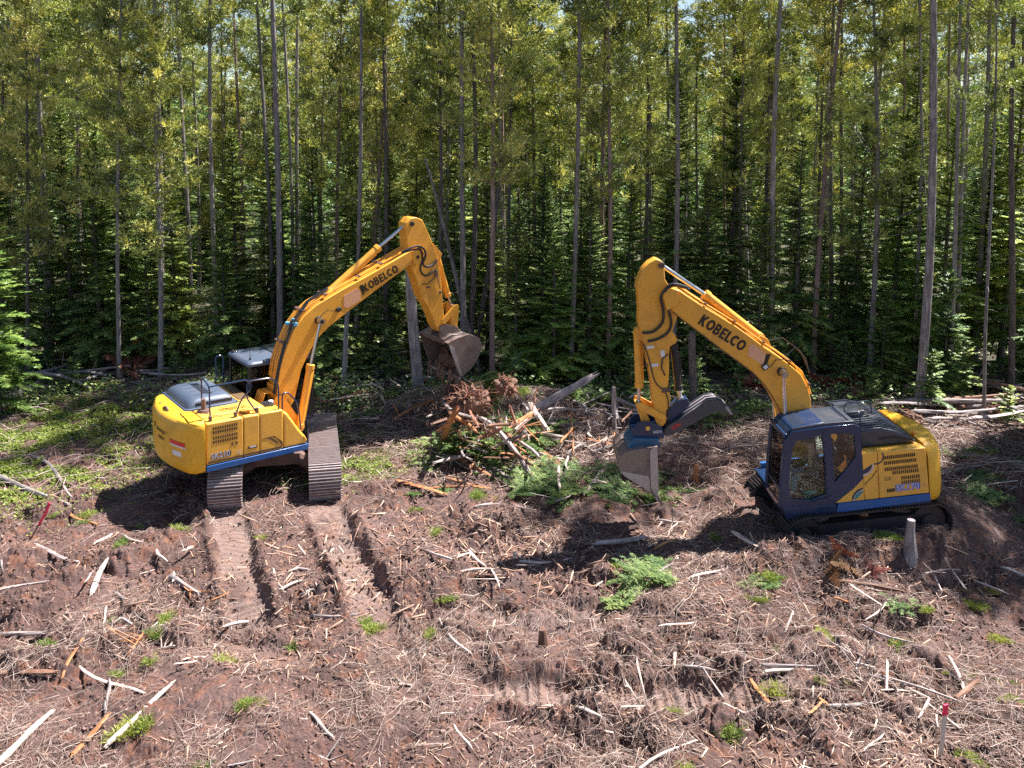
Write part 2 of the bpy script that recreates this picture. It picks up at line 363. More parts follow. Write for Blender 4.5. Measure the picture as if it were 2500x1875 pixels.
def height(x, y):
    x = np.asarray(x, float); y = np.asarray(y, float)
    forest = sm(25.5, 29, y + (fbm(x, y, .35, 5, 2) - .5) * 3)
    h = (fbm(x, y, .22, 1, 3) - .5) * .30 + (fbm(x, y, .7, 9, 3) - .5) * .42
    for mx, my, a, b, k in MOUNDS:
        h = h + k * np.exp(-(((x - mx) / a) ** 2 + ((y - my) / b) ** 2))
    q_ = fbm(x, y, .62, 21, 4); A = .20 + 1.25 * sm(.44, .60, q_)
    A = A * (1 - .62 * forest) * (1 - .25 * sm(19, 23, y))
    wx = x + (vn(x * 2.3, y * 2.3, 61) - .5) * .22; wy = y + (vn(x * 2.3, y * 2.3, 62) - .5) * .22
    b1 = np.abs(2 * rotn(wx, wy, 2.0, 31) - 1); b2 = np.abs(2 * rotn(wx, wy, 4.6, 33) - 1)
    b3 = np.abs(2 * rotn(wx, wy, 11.0, 35) - 1); b4 = np.abs(2 * rotn(x, y, 22.0, 37) - 1)
    rd = lambda q: q * (2 - q); b0 = np.abs(2 * rotn(wx, wy, .95, 29) - 1); cl = A * (.24 * rd(b0) + .11 * rd(b1) + .065 * rd(b2) + .034 * rd(b3) + .014 * rd(b4)) - .24 * A + .018 * b4 + .022 * rd(b3)
    m, c = rut_mask(x, y)
    h = h + cl * (1 - .72 * m) - .17 * m + .060 * sm(.25, .75, c)
    for a_, b_, w_, k_ in RUTS:                     # soil pressed up beside the ruts
        d_, t_, L_ = seg(x, y, a_, b_)
        h = h + .13 * k_ * np.exp(-((d_ - w_ - .17) / .11) ** 2) * sm(-.2, .4, t_) * sm(L_ + .2, L_ - .4, t_) * (.3 + 1.2 * rotn(x, y, 2.6, 87)) * (1 + .5 * (b3 - .5))
    # where the machines stand: the ground follows their tracks
    for gx, gy, ca, sa, nose, z0, lx_, ly_ in ((-5.75, 21.6, math.cos(R_(104)), math.sin(R_(104)), 0.0, .0, 3.0, 2.3), (7.6, 18.3, math.cos(R_(189)), math.sin(R_(189)), -.10, .42, 3.3, 2.0)):
        X = (x - gx) * ca + (y - gy) * sa; Y = -(x - gx) * sa + (y - gy) * ca
        k = sm(1.35, .75, np.sqrt((X / lx_) ** 2 + (Y / ly_) ** 2))
        h = h * (1 - k * .9) + k * (z0 + nose * np.clip(X, -2.3, 2.3) + cl * .15)
    wv = (vn(x * 1.1, y * 0 + 3, 7) - .5) * .5
    for x0, x1, yc, ww, hh in ((5.0, 9.6, 16.45, .5, .36), (4.4, 5.7, 17.6, .6, .42), (4.7, 6.0, 19.1, .7, .48), (-3.95, -3.2, 20.3, .9, .22), (-5.6, -5.2, 17.5, 1.2, .16), (-3.9, -3.5, 16.2, 1.2, .22)):
        h = h + hh * sm(x0 - .4, x0 + .4, x) * sm(x1 + .4, x1 - .4, x) * np.exp(-((y - yc - wv) / ww) ** 2) * (.55 + .6 * rotn(x, y, 1.9, 83)) * (1 + .35 * (b2 - .5))
    return h

def build_terrain():
    ys = [6.0]
    while ys[-1] < 900:
        y = ys[-1]; step = .022 + .0011 * max(0, y - 11) if y < 27 else .05 * (y / 27) ** 3.2
        if y < 10.6: step = .12
        ys.append(y + min(step, 60))
    ys = np.array(ys)
    gi = np.linspace(-1, 1, 1040); go = np.array([1.04, 1.1, 1.2, 1.35, 1.6, 2.0, 3.0, 5.0])
    g = np.concatenate([-go[::-1], gi, go])
    w = ys * .66 + 1.2
    X = g[None, :] * w[:, None]; Y = np.repeat(ys[:, None], len(g), 1)
    Z = height(X, Y)
    m, c = rut_mask(X, Y)
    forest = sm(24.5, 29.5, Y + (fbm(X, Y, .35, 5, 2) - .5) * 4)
    ny, nx = X.shape; idx = np.arange(ny * nx).reshape(ny, nx)
    F = np.stack([idx[:-1, :-1], idx[:-1, 1:], idx[1:, 1:], idx[1:, :-1]], -1).reshape(-1, 4)
    V = np.stack([X, Y, Z], -1).reshape(-1, 3)
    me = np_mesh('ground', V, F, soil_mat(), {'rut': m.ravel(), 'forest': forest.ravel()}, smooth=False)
    o = link('ground', me); tag(o, kind='structure'); return o

def soil_mat():
    m, nt, bs, out = new_mat('churned_forest_soil')
    n1 = noise(nt, .55, 7, .62); n2 = noise(nt, 3.2, 8, .7); n3 = noise(nt, 24, 8, .75); n4 = noise(nt, 90, 5, .75)
    a = ramp(nt, n1.outputs[0], [(.34, (.072, .038, .032)), (.5, (.155, .086, .076)), (.64, (.29, .19, .175))])
    b = ramp(nt, n2.outputs[0], [(.36, (.052, .029, .026)), (.52, (.145, .082, .072)), (.63, (.32, .14, .07)), (.76, (.44, .335, .31))])
    c = mix(nt, .55, a.outputs[0], b.outputs[0]); c = mix(nt, 1.0, c, (.74, .71, .71), 'MULTIPLY')
    d = ramp(nt, n3.outputs[0], [(.3, (.42, .40, .39)), (.5, (1, 1, 1)), (.72, (1.65, 1.55, 1.5))])
    c = mix(nt, 1.0, c, d.outputs[0], 'MULTIPLY')
    e = ramp(nt, n4.outputs[0], [(.35, (.7, .68, .66)), (.65, (1.3, 1.28, 1.25))]); c = mix(nt, 1.0, c, e.outputs[0], 'MULTIPLY')
    ar = nt.nodes.new('ShaderNodeAttribute'); ar.attribute_name = 'rut'
    rm = nt.nodes.new('ShaderNodeMath'); rm.operation = 'MULTIPLY'; rm.inputs[1].default_value = .45; nt.links.new(ar.outputs['Fac'], rm.inputs[0])
    pale = mix(nt, n3.outputs[0], (.27, .175, .145), (.50, .37, .32)); c = mix(nt, rm.outputs[0], c, pale)
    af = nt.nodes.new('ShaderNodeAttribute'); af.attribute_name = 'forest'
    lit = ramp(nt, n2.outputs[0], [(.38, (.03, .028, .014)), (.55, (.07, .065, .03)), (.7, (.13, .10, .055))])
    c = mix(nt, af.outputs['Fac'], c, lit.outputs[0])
    nt.links.new(c, bs.inputs['Base Color'])
    rr = ramp(nt, n2.outputs[0], [(.35, (.55,) * 3), (.6, (.95,) * 3)]); nt.links.new(rr.outputs[0], bs.inputs['Roughness'])
    ad = nt.nodes.new('ShaderNodeMath'); ad.operation = 'MULTIPLY_ADD'; ad.inputs[1].default_value = .35
    nt.links.new(n4.outputs[0], ad.inputs[0]); nt.links.new(n3.outputs[0], ad.inputs[2])
    bump(nt, ad.outputs[0], 1.0, .035, bs); return m
build_terrain()
def hz(x, y): return float(height(np.array([x]), np.array([y]))[0])

# puddle
pw = MB(); pc = G(2400, 1458, -.2)
pts = [(pc.x + math.cos(t) * (.40 + .08 * math.sin(3 * t)), pc.y + math.sin(t) * (.17 + .03 * math.cos(2 * t)), hz(pc.x, pc.y) + .035) for t in np.linspace(0, 2 * math.pi, 28)[:-1]]
pm, nt, bs, _ = new_mat('muddy_water'); bs.inputs['Base Color'].default_value = (.08, .05, .035, 1); bs.inputs['Roughness'].default_value = .06
pw.add(pts, [tuple(range(len(pts)))]); tag(pw.build('puddle', pm, smooth=False), kind='structure')

# ---------------------------------------------------------------- litter: chips, twigs, leaves, clods (nobody could count these)
def scatter(n, y0, y1, dens=None, wx=.66):
    """points spread over the clearing, denser towards the camera as the eye resolves them"""
    out = []
    while sum(map(len, out)) < n:
        y = y0 * (y1 / y0) ** rng.random(n * 2); x = (rng.random(n * 2) * 2 - 1) * (y * wx + .8)
        keep = np.ones(len(x), bool) if dens is None else rng.random(len(x)) < dens(x, y)
        out.append(np.stack([x[keep], y[keep]], 1))
    return np.concatenate(out)[:n]
def ramp_mat(name, stops, rough=.8, trans=0):
    m, nt, bs, out = new_mat(name); at = nt.nodes.new('ShaderNodeAttribute'); at.attribute_name = 'tint'
    r = ramp(nt, at.outputs['Fac'], stops); nt.links.new(r.outputs[0], bs.inputs['Base Color']); bs.inputs['Roughness'].default_value = rough; return m
M['chips'] = ramp_mat('wood_chips', [(0, (.06, .03, .022)), (.35, (.27, .16, .12)), (.6, (.42, .26, .18)), (.8, (.55, .40, .31)), (1, (.74, .62, .52))])
M['twigs'] = ramp_mat('dry_twigs', [(0, (.09, .055, .045)), (.5, (.30, .20, .16)), (.85, (.52, .42, .37)), (1, (.70, .60, .54))])
M['clods'] = ramp_mat('soil_clods', [(0, (.06, .035, .028)), (.5, (.15, .09, .07)), (1, (.28, .18, .15))], .95)
def basis(n, tilt=.35):
    yaw = rng.random(n) * 2 * math.pi; pit = rng.normal(0, tilt, n)
    d = np.stack([np.cos(yaw) * np.cos(pit), np.sin(yaw) * np.cos(pit), np.sin(pit)], 1)
    up = unit(np.stack([rng.normal(0, .35, n), rng.normal(0, .35, n), np.ones(n)], 1))
    s = unit(np.cross(up, d)); return d, s, unit(np.cross(d, s))
def make_chips(name, n, y0, y1, lmin, lmax, dens=None, pw_=2.2):
    P = scatter(n, y0, y1, dens); d, s, u = basis(n)
    L = lmin + (lmax - lmin) * rng.random(n) ** pw_; W = L * rng.uniform(.03, .12, n) + .003; T = W * rng.uniform(.15, .5, n)
    c = np.stack([P[:, 0], P[:, 1], height(P[:, 0], P[:, 1]) + T * .5 + .006], 1)
    V = []
    for a, b, e in ((-1, -1, -1), (-1, 1, -1), (-1, 1, 1), (-1, -1, 1), (1, -1, -1), (1, 1, -1), (1, 1, 1), (1, -1, 1)):
        k = rng.uniform(.0, 1, n)[:, None] if a > 0 else rng.uniform(.3, 1, n)[:, None]
        V.append(c + d * (a * L / 2)[:, None] + s * (b * W / 2)[:, None] * k + u * (e * T / 2)[:, None])
    V = np.stack(V, 1).reshape(-1, 3); f = np.array([(0, 1, 2, 3), (7, 6, 5, 4), (0, 4, 5, 1), (1, 5, 6, 2), (2, 6, 7, 3), (3, 7, 4, 0)])
    F = (np.arange(n)[:, None, None] * 8 + f[None]).reshape(-1, 4)
    t = np.repeat(rng.beta(2.0, 2.0, n), 8)
    o = link(name, np_mesh(name, V, F, M['chips'], {'tint': t})); return o
dch = lambda x, y: np.clip(.08 + 3.2 * (fbm(x, y, .6, 43, 4) - .45), .04, 1) * (1 - .6 * rut_mask(x, y)[0])
tag(make_chips('wood_chips', 15000, 10.5, 27, .03, .30, dch), 'splintered wood chips strewn over the churned brown soil', 'wood chips', kind='stuff')
pile = lambda x, y: np.exp(-(((x + .1) / 4.5) ** 2 + ((y - 17.2) / 1.6) ** 2)) * .9 + np.exp(-(((x + 1) / 4) ** 2 + ((y - 23.5) / 2.2) ** 2)) * .6 + .02
tag(make_chips('shattered_wood', 3600, 13, 28, .10, .55, pile, 2.5), 'long pale splinters of shattered wood around the pile', 'wood splinters', kind='stuff')

def make_twigs(name, n, y0, y1, lmin, lmax, r, dens=None, lift=.03, mat='twigs'):
    P = scatter(n, y0, y1, dens); K = 6; d, s, u = basis(n, .22)
    L = lmin + (lmax - lmin) * rng.random(n) ** 2.4; rad = r * rng.uniform(.5, 1.3, n)
    cur = rng.normal(0, .35, n); cur2 = rng.normal(0, .25, n); ph = rng.random(n) * 6.28
    V = np.empty((n, K, 3, 3))
    for k in range(K):
        t = k / (K - 1) - .5
        off = np.sin(t * 3.1 + ph) * cur - np.sin(ph) * cur
        q = d * (L * t)[:, None] + s * (L * off * .5)[:, None]
        x = P[:, 0] + q[:, 0]; y = P[:, 1] + q[:, 1]
        if k == 0: z0 = height(x, y)
        z = height(x, y) * .5 + .5 * height(P[:, 0], P[:, 1]) + lift * (1 + cur2 * math.sin(k * 1.3) * 1.5) + .01
        c = np.stack([x, y, z], 1); rk = rad * (1 - .75 * abs(k / (K - 1)))
        for j in range(3):
            a = 2 * math.pi * j / 3
            V[:, k, j] = c + s * (rk * math.cos(a))[:, None] + np.array([0, 0, 1.]) * (rk * math.sin(a))[:, None]
    F = []
    for k in range(K - 1):
        for j in range(3): F.append((k * 3 + j, k * 3 + (j + 1) % 3, (k + 1) * 3 + (j + 1) % 3, (k + 1) * 3 + j))
    F = (np.arange(n)[:, None, None] * K * 3 + np.array(F)[None]).reshape(-1, 4)
    t = np.repeat(rng.beta(2.2, 1.8, n), K * 3)
    return link(name, np_mesh(name, V.reshape(-1, 3), F, M[mat], {'tint': t}, smooth=True))
dt = lambda x, y: np.clip(.12 + 3.0 * (fbm(x, y, .5, 53, 4) - .45), .06, 1) * (1 - .7 * rut_mask(x, y)[0])
tag(make_twigs('dry_twigs', 26000, 10.5, 34, .10, .85, .0052, dt), 'curly dry twigs and roots scattered over the soil', 'twigs', kind='stuff')
dk = lambda x, y: (np.exp(-(((x + .5) / 5) ** 2 + ((y - 25) / 2.6) ** 2)) + np.exp(-(((x - 10) / 4) ** 2 + ((y - 24) / 3) ** 2)) + np.exp(-(((x + 11) / 5) ** 2 + ((y - 31) / 2.5) ** 2)) + .05)
tag(make_twigs('brush_pile', 9500, 20, 38, .4, 2.4, .012, dk, .14), 'tangle of bare grey branches along the forest edge', 'branches', kind='stuff')

def make_clods(name, n, y0, y1, smin, smax, dens=None):
    P = scatter(n, y0, y1, dens)
    base = np.array([(0, 0, 1), (.9, 0, .3), (.28, .85, .3), (-.72, .53, .3), (-.72, -.53, .3), (.28, -.85, .3), (.7, .5, -.5), (-.3, .8, -.5), (-.9, 0, -.5), (-.3, -.8, -.5), (.7, -.5, -.5)])
    f = np.array([(0, 1, 2), (0, 2, 3), (0, 3, 4), (0, 4, 5), (0, 5, 1), (1, 6, 2), (2, 6, 7), (2, 7, 3), (3, 7, 8), (3, 8, 4), (4, 8, 9), (4, 9, 5), (5, 9, 10), (5, 10, 1), (1, 10, 6)])
    S = smin + (smax - smin) * rng.random(n) ** 3.5
    v = base[None] * S[:, None, None] * rng.uniform(.35, 1.5, (n, 11, 1)) * np.array([1.2, .9, .6])
    a = rng.random(n) * 6.28; c_, s_ = np.cos(a), np.sin(a)
    vx = v[..., 0] * c_[:, None] - v[..., 1] * s_[:, None]; vy = v[..., 0] * s_[:, None] + v[..., 1] * c_[:, None]
    V = np.stack([vx + P[:, :1], vy + P[:, 1:], v[..., 2] + (height(P[:, 0], P[:, 1]) + S * .25)[:, None]], -1)
    F = (np.arange(n)[:, None, None] * 11 + f[None]).reshape(-1, 3)
    return link(name, np_mesh(name, V.reshape(-1, 3), F, M['clods'], {'tint': np.repeat(rng.random(n), 11)}))
dc = lambda x, y: np.clip(.15 + 2.2 * (fbm(x, y, .6, 63, 3) - .4), .03, 1) * (1 - .8 * rut_mask(x, y)[0])
tag(make_clods('soil_clods', 60000, 10.5, 27, .006, .036, dc), 'loose crumbly brown soil clods over the clearing', 'soil clods', kind='stuff')

def make_leaves(name, n, y0, y1, size, dens, mat, up=.08, blade=False, wx=.66):
    P = scatter(n, y0, y1, dens, wx); z = height(P[:, 0], P[:, 1])
    if blade:
        d = unit(np.stack([rng.normal(0, .45, n), rng.normal(0, .45, n), np.ones(n)], 1)); h0 = np.zeros(n)
    else:
        yaw = rng.random(n) * 6.28; d = np.stack([np.cos(yaw), np.sin(yaw), rng.normal(.25, .4, n)], 1); d = unit(d); h0 = up * rng.random(n) ** 1.2
    s = unit(np.cross(d, np.stack([rng.normal(0, .4, n), rng.normal(0, .4, n), np.ones(n)], 1)))
    L = size * rng.uniform(.5, 1.3, n); W = L * (.07 if blade else .3)
    c = np.stack([P[:, 0], P[:, 1], z + h0], 1)
    V = np.stack([c, c + d * (L * .5)[:, None] + s * W[:, None], c + d * L[:, None], c + d * (L * .5)[:, None] - s * W[:, None]], 1)
    F = np.arange(4 * n).reshape(-1, 4)
    return link(name, np_mesh(name, V.reshape(-1, 3), F, mat, {'tint': np.repeat(np.clip(rng.normal(.5, .25, n), 0, 1), 4)}))
def patch(*cs):
    def f(x, y):
        r = np.zeros_like(x)
        for u, v, a, b in cs:
            g_ = G(u, v); r = np.maximum(r, np.exp(-(((x - g_.x) / a) ** 2 + ((y - g_.y) / b) ** 2)))
        return r * np.clip((fbm(x, y, 1.6, 71, 3) - .40) * 5, 0, 1)
    return f
left = patch((120, 1010, 5, 3.2), (60, 1150, 2.2, 1.6), (330, 1000, 2.2, 3), (250, 950, 4, 2.5), (500, 905, 3, 2), (20, 1090, 2, 2), (880, 1060, 1.6, 1.4), (870, 1150, 1.2, .8))
tag(make_leaves('ground_cover', 70000, 17, 33, .08, left, M['herb'], .10), 'bright green low leafy ground cover left of the left excavator', 'ground cover', kind='stuff')
ff = lambda x, y: sm(25, 29, y) * np.clip((fbm(x, y, .5, 81, 3) - .42) * 4, 0.02, 1)
tag(make_leaves('forest_undergrowth', 60000, 25, 60, .14, ff, M['fir'], .55), 'leafy undergrowth on the forest floor between the trunks', 'undergrowth', kind='stuff')

# ---------------------------------------------------------------- trees
def trunk_np(h, r0, r1, seed, lean=(0, 0), sides=9, n=16, kink=.05):
    r = random.Random(seed); mb = MB(); path = []; rr = []
    px, py = r.random() * 6, r.random() * 6; w1 = h * kink * .12
    for k in range(n):
        t = k / (n - 1); z = h * t
        path.append((lean[0] * z + w1 * math.sin(t * 5 + px) - w1 * math.sin(px), lean[1] * z + w1 * math.sin(t * 4 + py) - w1 * math.sin(py), z - .25 if k == 0 else z))
        f = (1 - t); rr.append(r1 + (r0 - r1) * f ** .85 + (.35 * r0 * max(0, 1 - z / .5) if z < .5 else 0))
    mb.tube(path, rr, sides); return mb, path, rr
def at_h(path, z):
    for a, b in zip(path, path[1:]):
        if b[2] >= z:
            t = (z - a[2]) / max(1e-6, b[2] - a[2]); return (a[0] + (b[0] - a[0]) * t, a[1] + (b[1] - a[1]) * t)
    return path[-1][:2]
def tufts(cen, dr, L, n_per, w, spread, r, tc):
    n = len(cen); c = np.repeat(cen, n_per, 0); d0 = np.repeat(dr, n_per, 0); Lr = np.repeat(L, n_per)
    t = r.random(len(c)); d = unit(d0 + r.normal(0, spread, d0.shape)); p = c + d0 * (Lr * (t - .35) * 1.3)[:, None]
    s = unit(np.cross(d, unit(r.normal(0, 1, d.shape)))); l = Lr * r.uniform(.45, .85, len(c))
    return p, d, s, l, np.full(len(c), w) * r.uniform(.7, 1.3, len(c)), np.repeat(np.clip(tc + r.normal(0, .08, n), 0, 1), n_per)
def pine_proto(seed, h, cb, spread_r, r0, n_per=8, dens=1.0):
    """trunk mesh (with limbs and dead stubs) and crown mesh; bristly clumps at upturned branch ends"""
    r = np.random.default_rng(seed); mb, path, rr = trunk_np(h, r0, .025, seed)
    cen = []; dr = []; Ls = []; TC = []
    z = cb
    while z < h - .15:
        t = (z - cb) / (h - cb); R = spread_r * (math.sin(math.pi * min(1, .22 + t * .78)) ** .7) * (1 - .25 * t) + .12
        for k in range(r.integers(3, 6)):
            if r.random() > dens * .80: continue
            a = r.random() * 6.28; L = R * r.uniform(.55, 1.15); x0, y0 = at_h(path, z); up0 = r.uniform(-.25, .25); curl = r.uniform(.25, .7)
            P = []
            for q in np.linspace(0, 1, 5):
                P.append((x0 + math.cos(a) * L * q, y0 + math.sin(a) * L * q, z + L * (up0 * q + curl * q * q)))
            mb.tube(P, [.02, .016, .012, .008, .004], 4, False)
            for q0 in ([.95, .5] if L < .8 else ([1.0, .68, .36] if L < 1.4 else [1.0, .76, .52, .28])):
                tcl = r.normal(.5, .24)
                q = min(1, q0 * r.uniform(.85, 1.05)); i = min(3, int(q * 4)); f = q * 4 - i
                b = np.array(P[i]) * (1 - f) + np.array(P[i + 1]) * f + r.normal(0, .14 * L, 3) * (1, 1, .4)
                for j in range(r.integers(9, 15)):
                    TC.append(tcl)
                    off = r.normal(0, .115, 3) * (1, 1, .8)
                    d = unit(np.array([math.cos(a) * .45 + off[0] * 4 + r.normal(0, .15), math.sin(a) * .45 + off[1] * 4 + r.normal(0, .15), (.6 + off[2] * 4) + r.normal(0, .2)]))
                    cen.append(b + off); dr.append(d); Ls.append(r.uniform(.16, .27))
        z += r.uniform(.26, .62) / max(dens, .5)
    z = 1.5
    while z < cb + 1.0:                    # dead branch stubs under the crown
        a = r.random() * 6.28; L = r.uniform(.15, .9) * (.3 + .7 * z / cb); x0, y0 = at_h(path, z)
        mb.tube([(x0, y0, z), (x0 + math.cos(a) * L * .5, y0 + math.sin(a) * L * .5, z + L * r.uniform(-.1, .2)), (x0 + math.cos(a) * L, y0 + math.sin(a) * L, z + L * r.uniform(-.35, .25))], [.011, .008, .003], 3, False)
        z += r.uniform(.12, .6)
    p, d, s, l, w, t = tufts(np.array(cen), np.array(dr), np.array(Ls), n_per, .021, .50, r, np.array(TC))
    V, F = tri_cloud(p, d, s, l, w)
    return mb, np_mesh('crown', V, F, M['pine'], {'tint': np.repeat(t, 3)})
def bough_pts(r, org, a, L, droop, lift, rows):
    """flat fir spray: a drooping axis with paired side shoots"""
    n = max(5, int(L / .085)); q = np.linspace(.08, 1, n)
    ax = np.stack([org[0] + math.cos(a) * L * q, org[1] + math.sin(a) * L * q, org[2] + L * (lift * q - droop * q * q)], 1)
    fd = unit(np.stack([np.full(n, math.cos(a)), np.full(n, math.sin(a)), lift - 2 * droop * q], 1)); side = np.array([-math.sin(a), math.cos(a), 0.])
    for sgn in (-1, 1):
        ln = (.42 * L * (1 - q * .85) + .07) * r.uniform(.7, 1.2, n)
        d = unit(side * sgn + fd * .75 + np.array([0, 0, -.12]) + r.normal(0, .2, (n, 3)))
        rows.append((ax, d, ln, fd))
    rows.append((ax[-2:], fd[-2:], np.full(2, .16), fd[-2:]))
def fir_proto(seed, h, cb, R0, r0, mat, gap=.27, shrink=1.0, ragged=.15):
    r = np.random.default_rng(seed); mb, path, rr = trunk_np(h, r0, .012, seed, kink=.03); rows = []; z = cb
    while z < h - .1:
        t = (z - cb) / (h - cb); R = R0 * (1 - t) ** .8 * (.75 + .25 * min(1, t * 6)) + .10
        for k in range(r.integers(5, 8)):
            if r.random() < ragged: continue
            a = r.random() * 6.28; L = R * r.uniform(.6, 1.12); x0, y0 = at_h(path, z)
            dro = .32 * (1 - t) + .02; lf = .12 + .5 * t
            mb.tube([(x0, y0, z), (x0 + math.cos(a) * L * .5, y0 + math.sin(a) * L * .5, z + L * (lf * .5 - dro * .25)), (x0 + math.cos(a) * L * .95, y0 + math.sin(a) * L * .95, z + L * (lf - dro) * .93)], [.012, .008, .003], 3, False)
            bough_pts(r, (x0, y0, z), a, L, dro, lf, rows)
        z += gap * r.uniform(.7, 1.3) * (1 - .45 * t)
    rows.append((np.array([[*at_h(path, h), h - .05]] * 6), unit(np.array([[0, 0, 1.]] * 6) + r.normal(0, .3, (6, 3))), np.full(6, .25), np.array([[0, 0, 1.]] * 6)))
    return mb, spray_mesh(rows, r, mat)
def spray_mesh(rows, r, mat, name='crown', wide=1.0):
    p = np.concatenate([q[0] for q in rows]); d = np.concatenate([q[1] for q in rows]); l = np.concatenate([q[2] for q in rows])
    tint = np.concatenate([np.clip(np.full(len(q[0]), r.normal(.5, .2)) + r.normal(0, .12, len(q[0])), 0, 1) for q in rows])
    Vs = []; Ts = []
    up = np.array([0, 0, 1.]); s = unit(np.cross(d, up) + 1e-6)
    # each shoot: a spine blade and four short barbs, all slim
    def put(p_, d_, s_, l_, w_): V, F = tri_cloud(p_, d_, s_, l_, w_); Vs.append(V); Ts.append(np.repeat(tint, 3))
    put(p, d, s, l, (.026 + l * .06) * wide)
    for f, sg in ((.18, 1), (.38, -1), (.5, 1), (.66, -1)):
        dd = unit(d * .75 + s * sg * .9 + r.normal(0, .12, d.shape)); put(p + d * (l * f)[:, None], dd, unit(np.cross(dd, up + r.normal(0, .3, d.shape))), l * .42 * (1 - f * .4) + .03, np.full(len(l), .028 * wide))
    V = np.concatenate(Vs); T = np.concatenate(Ts)
    return np_mesh(name, V, np.arange(len(V)).reshape(-1, 3), mat, {'tint': T})

def make_tree(name, proto, bark, loc, rotz, scale, label, cat, group, sz=None):
    tm, cm = proto
    root = empty(name, loc, (0, 0, rotz)); root.scale = (scale, scale, sz or scale); tag(root, label, cat, group)
    t = link('trunk', tm, root)
    if t.data.materials[0] != bark:
        t.material_slots[0].link = 'OBJECT'; t.material_slots[0].material = bark
    if cm: link('crown', cm, root)
    return root
def finish(p):
    mb, cm = p; o = mb.build('trunk', M['bark']); me = o.data; bpy.data.objects.remove(o); me.name = 'trunk'; return (me, cm)

def thin_proto(seed, h, cb, R, r0): return finish(pine_proto(seed, h, cb, R, r0, dens=.7))
PINES = [finish(pine_proto(100 + i, h, cb, R, r0)) for i, (h, cb, R, r0) in enumerate([(18, 7.6, 2.1, .115), (17, 6.2, 2.3, .12), (19.5, 9.0, 2.0, .12), (16, 5.0, 2.1, .105), (18.5, 11.0, 2.0, .11), (15, 3.6, 1.8, .09)])]
TALL = [finish(pine_proto(200 + i, h, cb, R, r0, dens=.9)) for i, (h, cb, R, r0) in enumerate([(22, 14.5, 2.0, .115), (21, 13.0, 2.2, .11), (23, 16.0, 2.0, .12)])]
FIRS = [finish(fir_proto(300 + i, h, cb, R, r0, M['fir'])) for i, (h, cb, R, r0) in enumerate([(9, .5, 1.75, .11), (7.2, .3, 1.6, .09), (11, 1.2, 1.9, .13), (5.2, .2, 1.35, .06)])]
THIN = [thin_proto(600 + i, h, cb, R, r0) for i, (h, cb, R, r0) in enumerate([(19, 13.5, 1.2, .078), (17, 11.5, 1.3, .07), (20, 15, 1.2, .08)])]
SAPL = [finish(fir_proto(400 + i, h, .08, R, .03, M['fir'], .2, ragged=.25)) for i, (h, R) in enumerate([(1.6, .75), (2.4, .95)])]

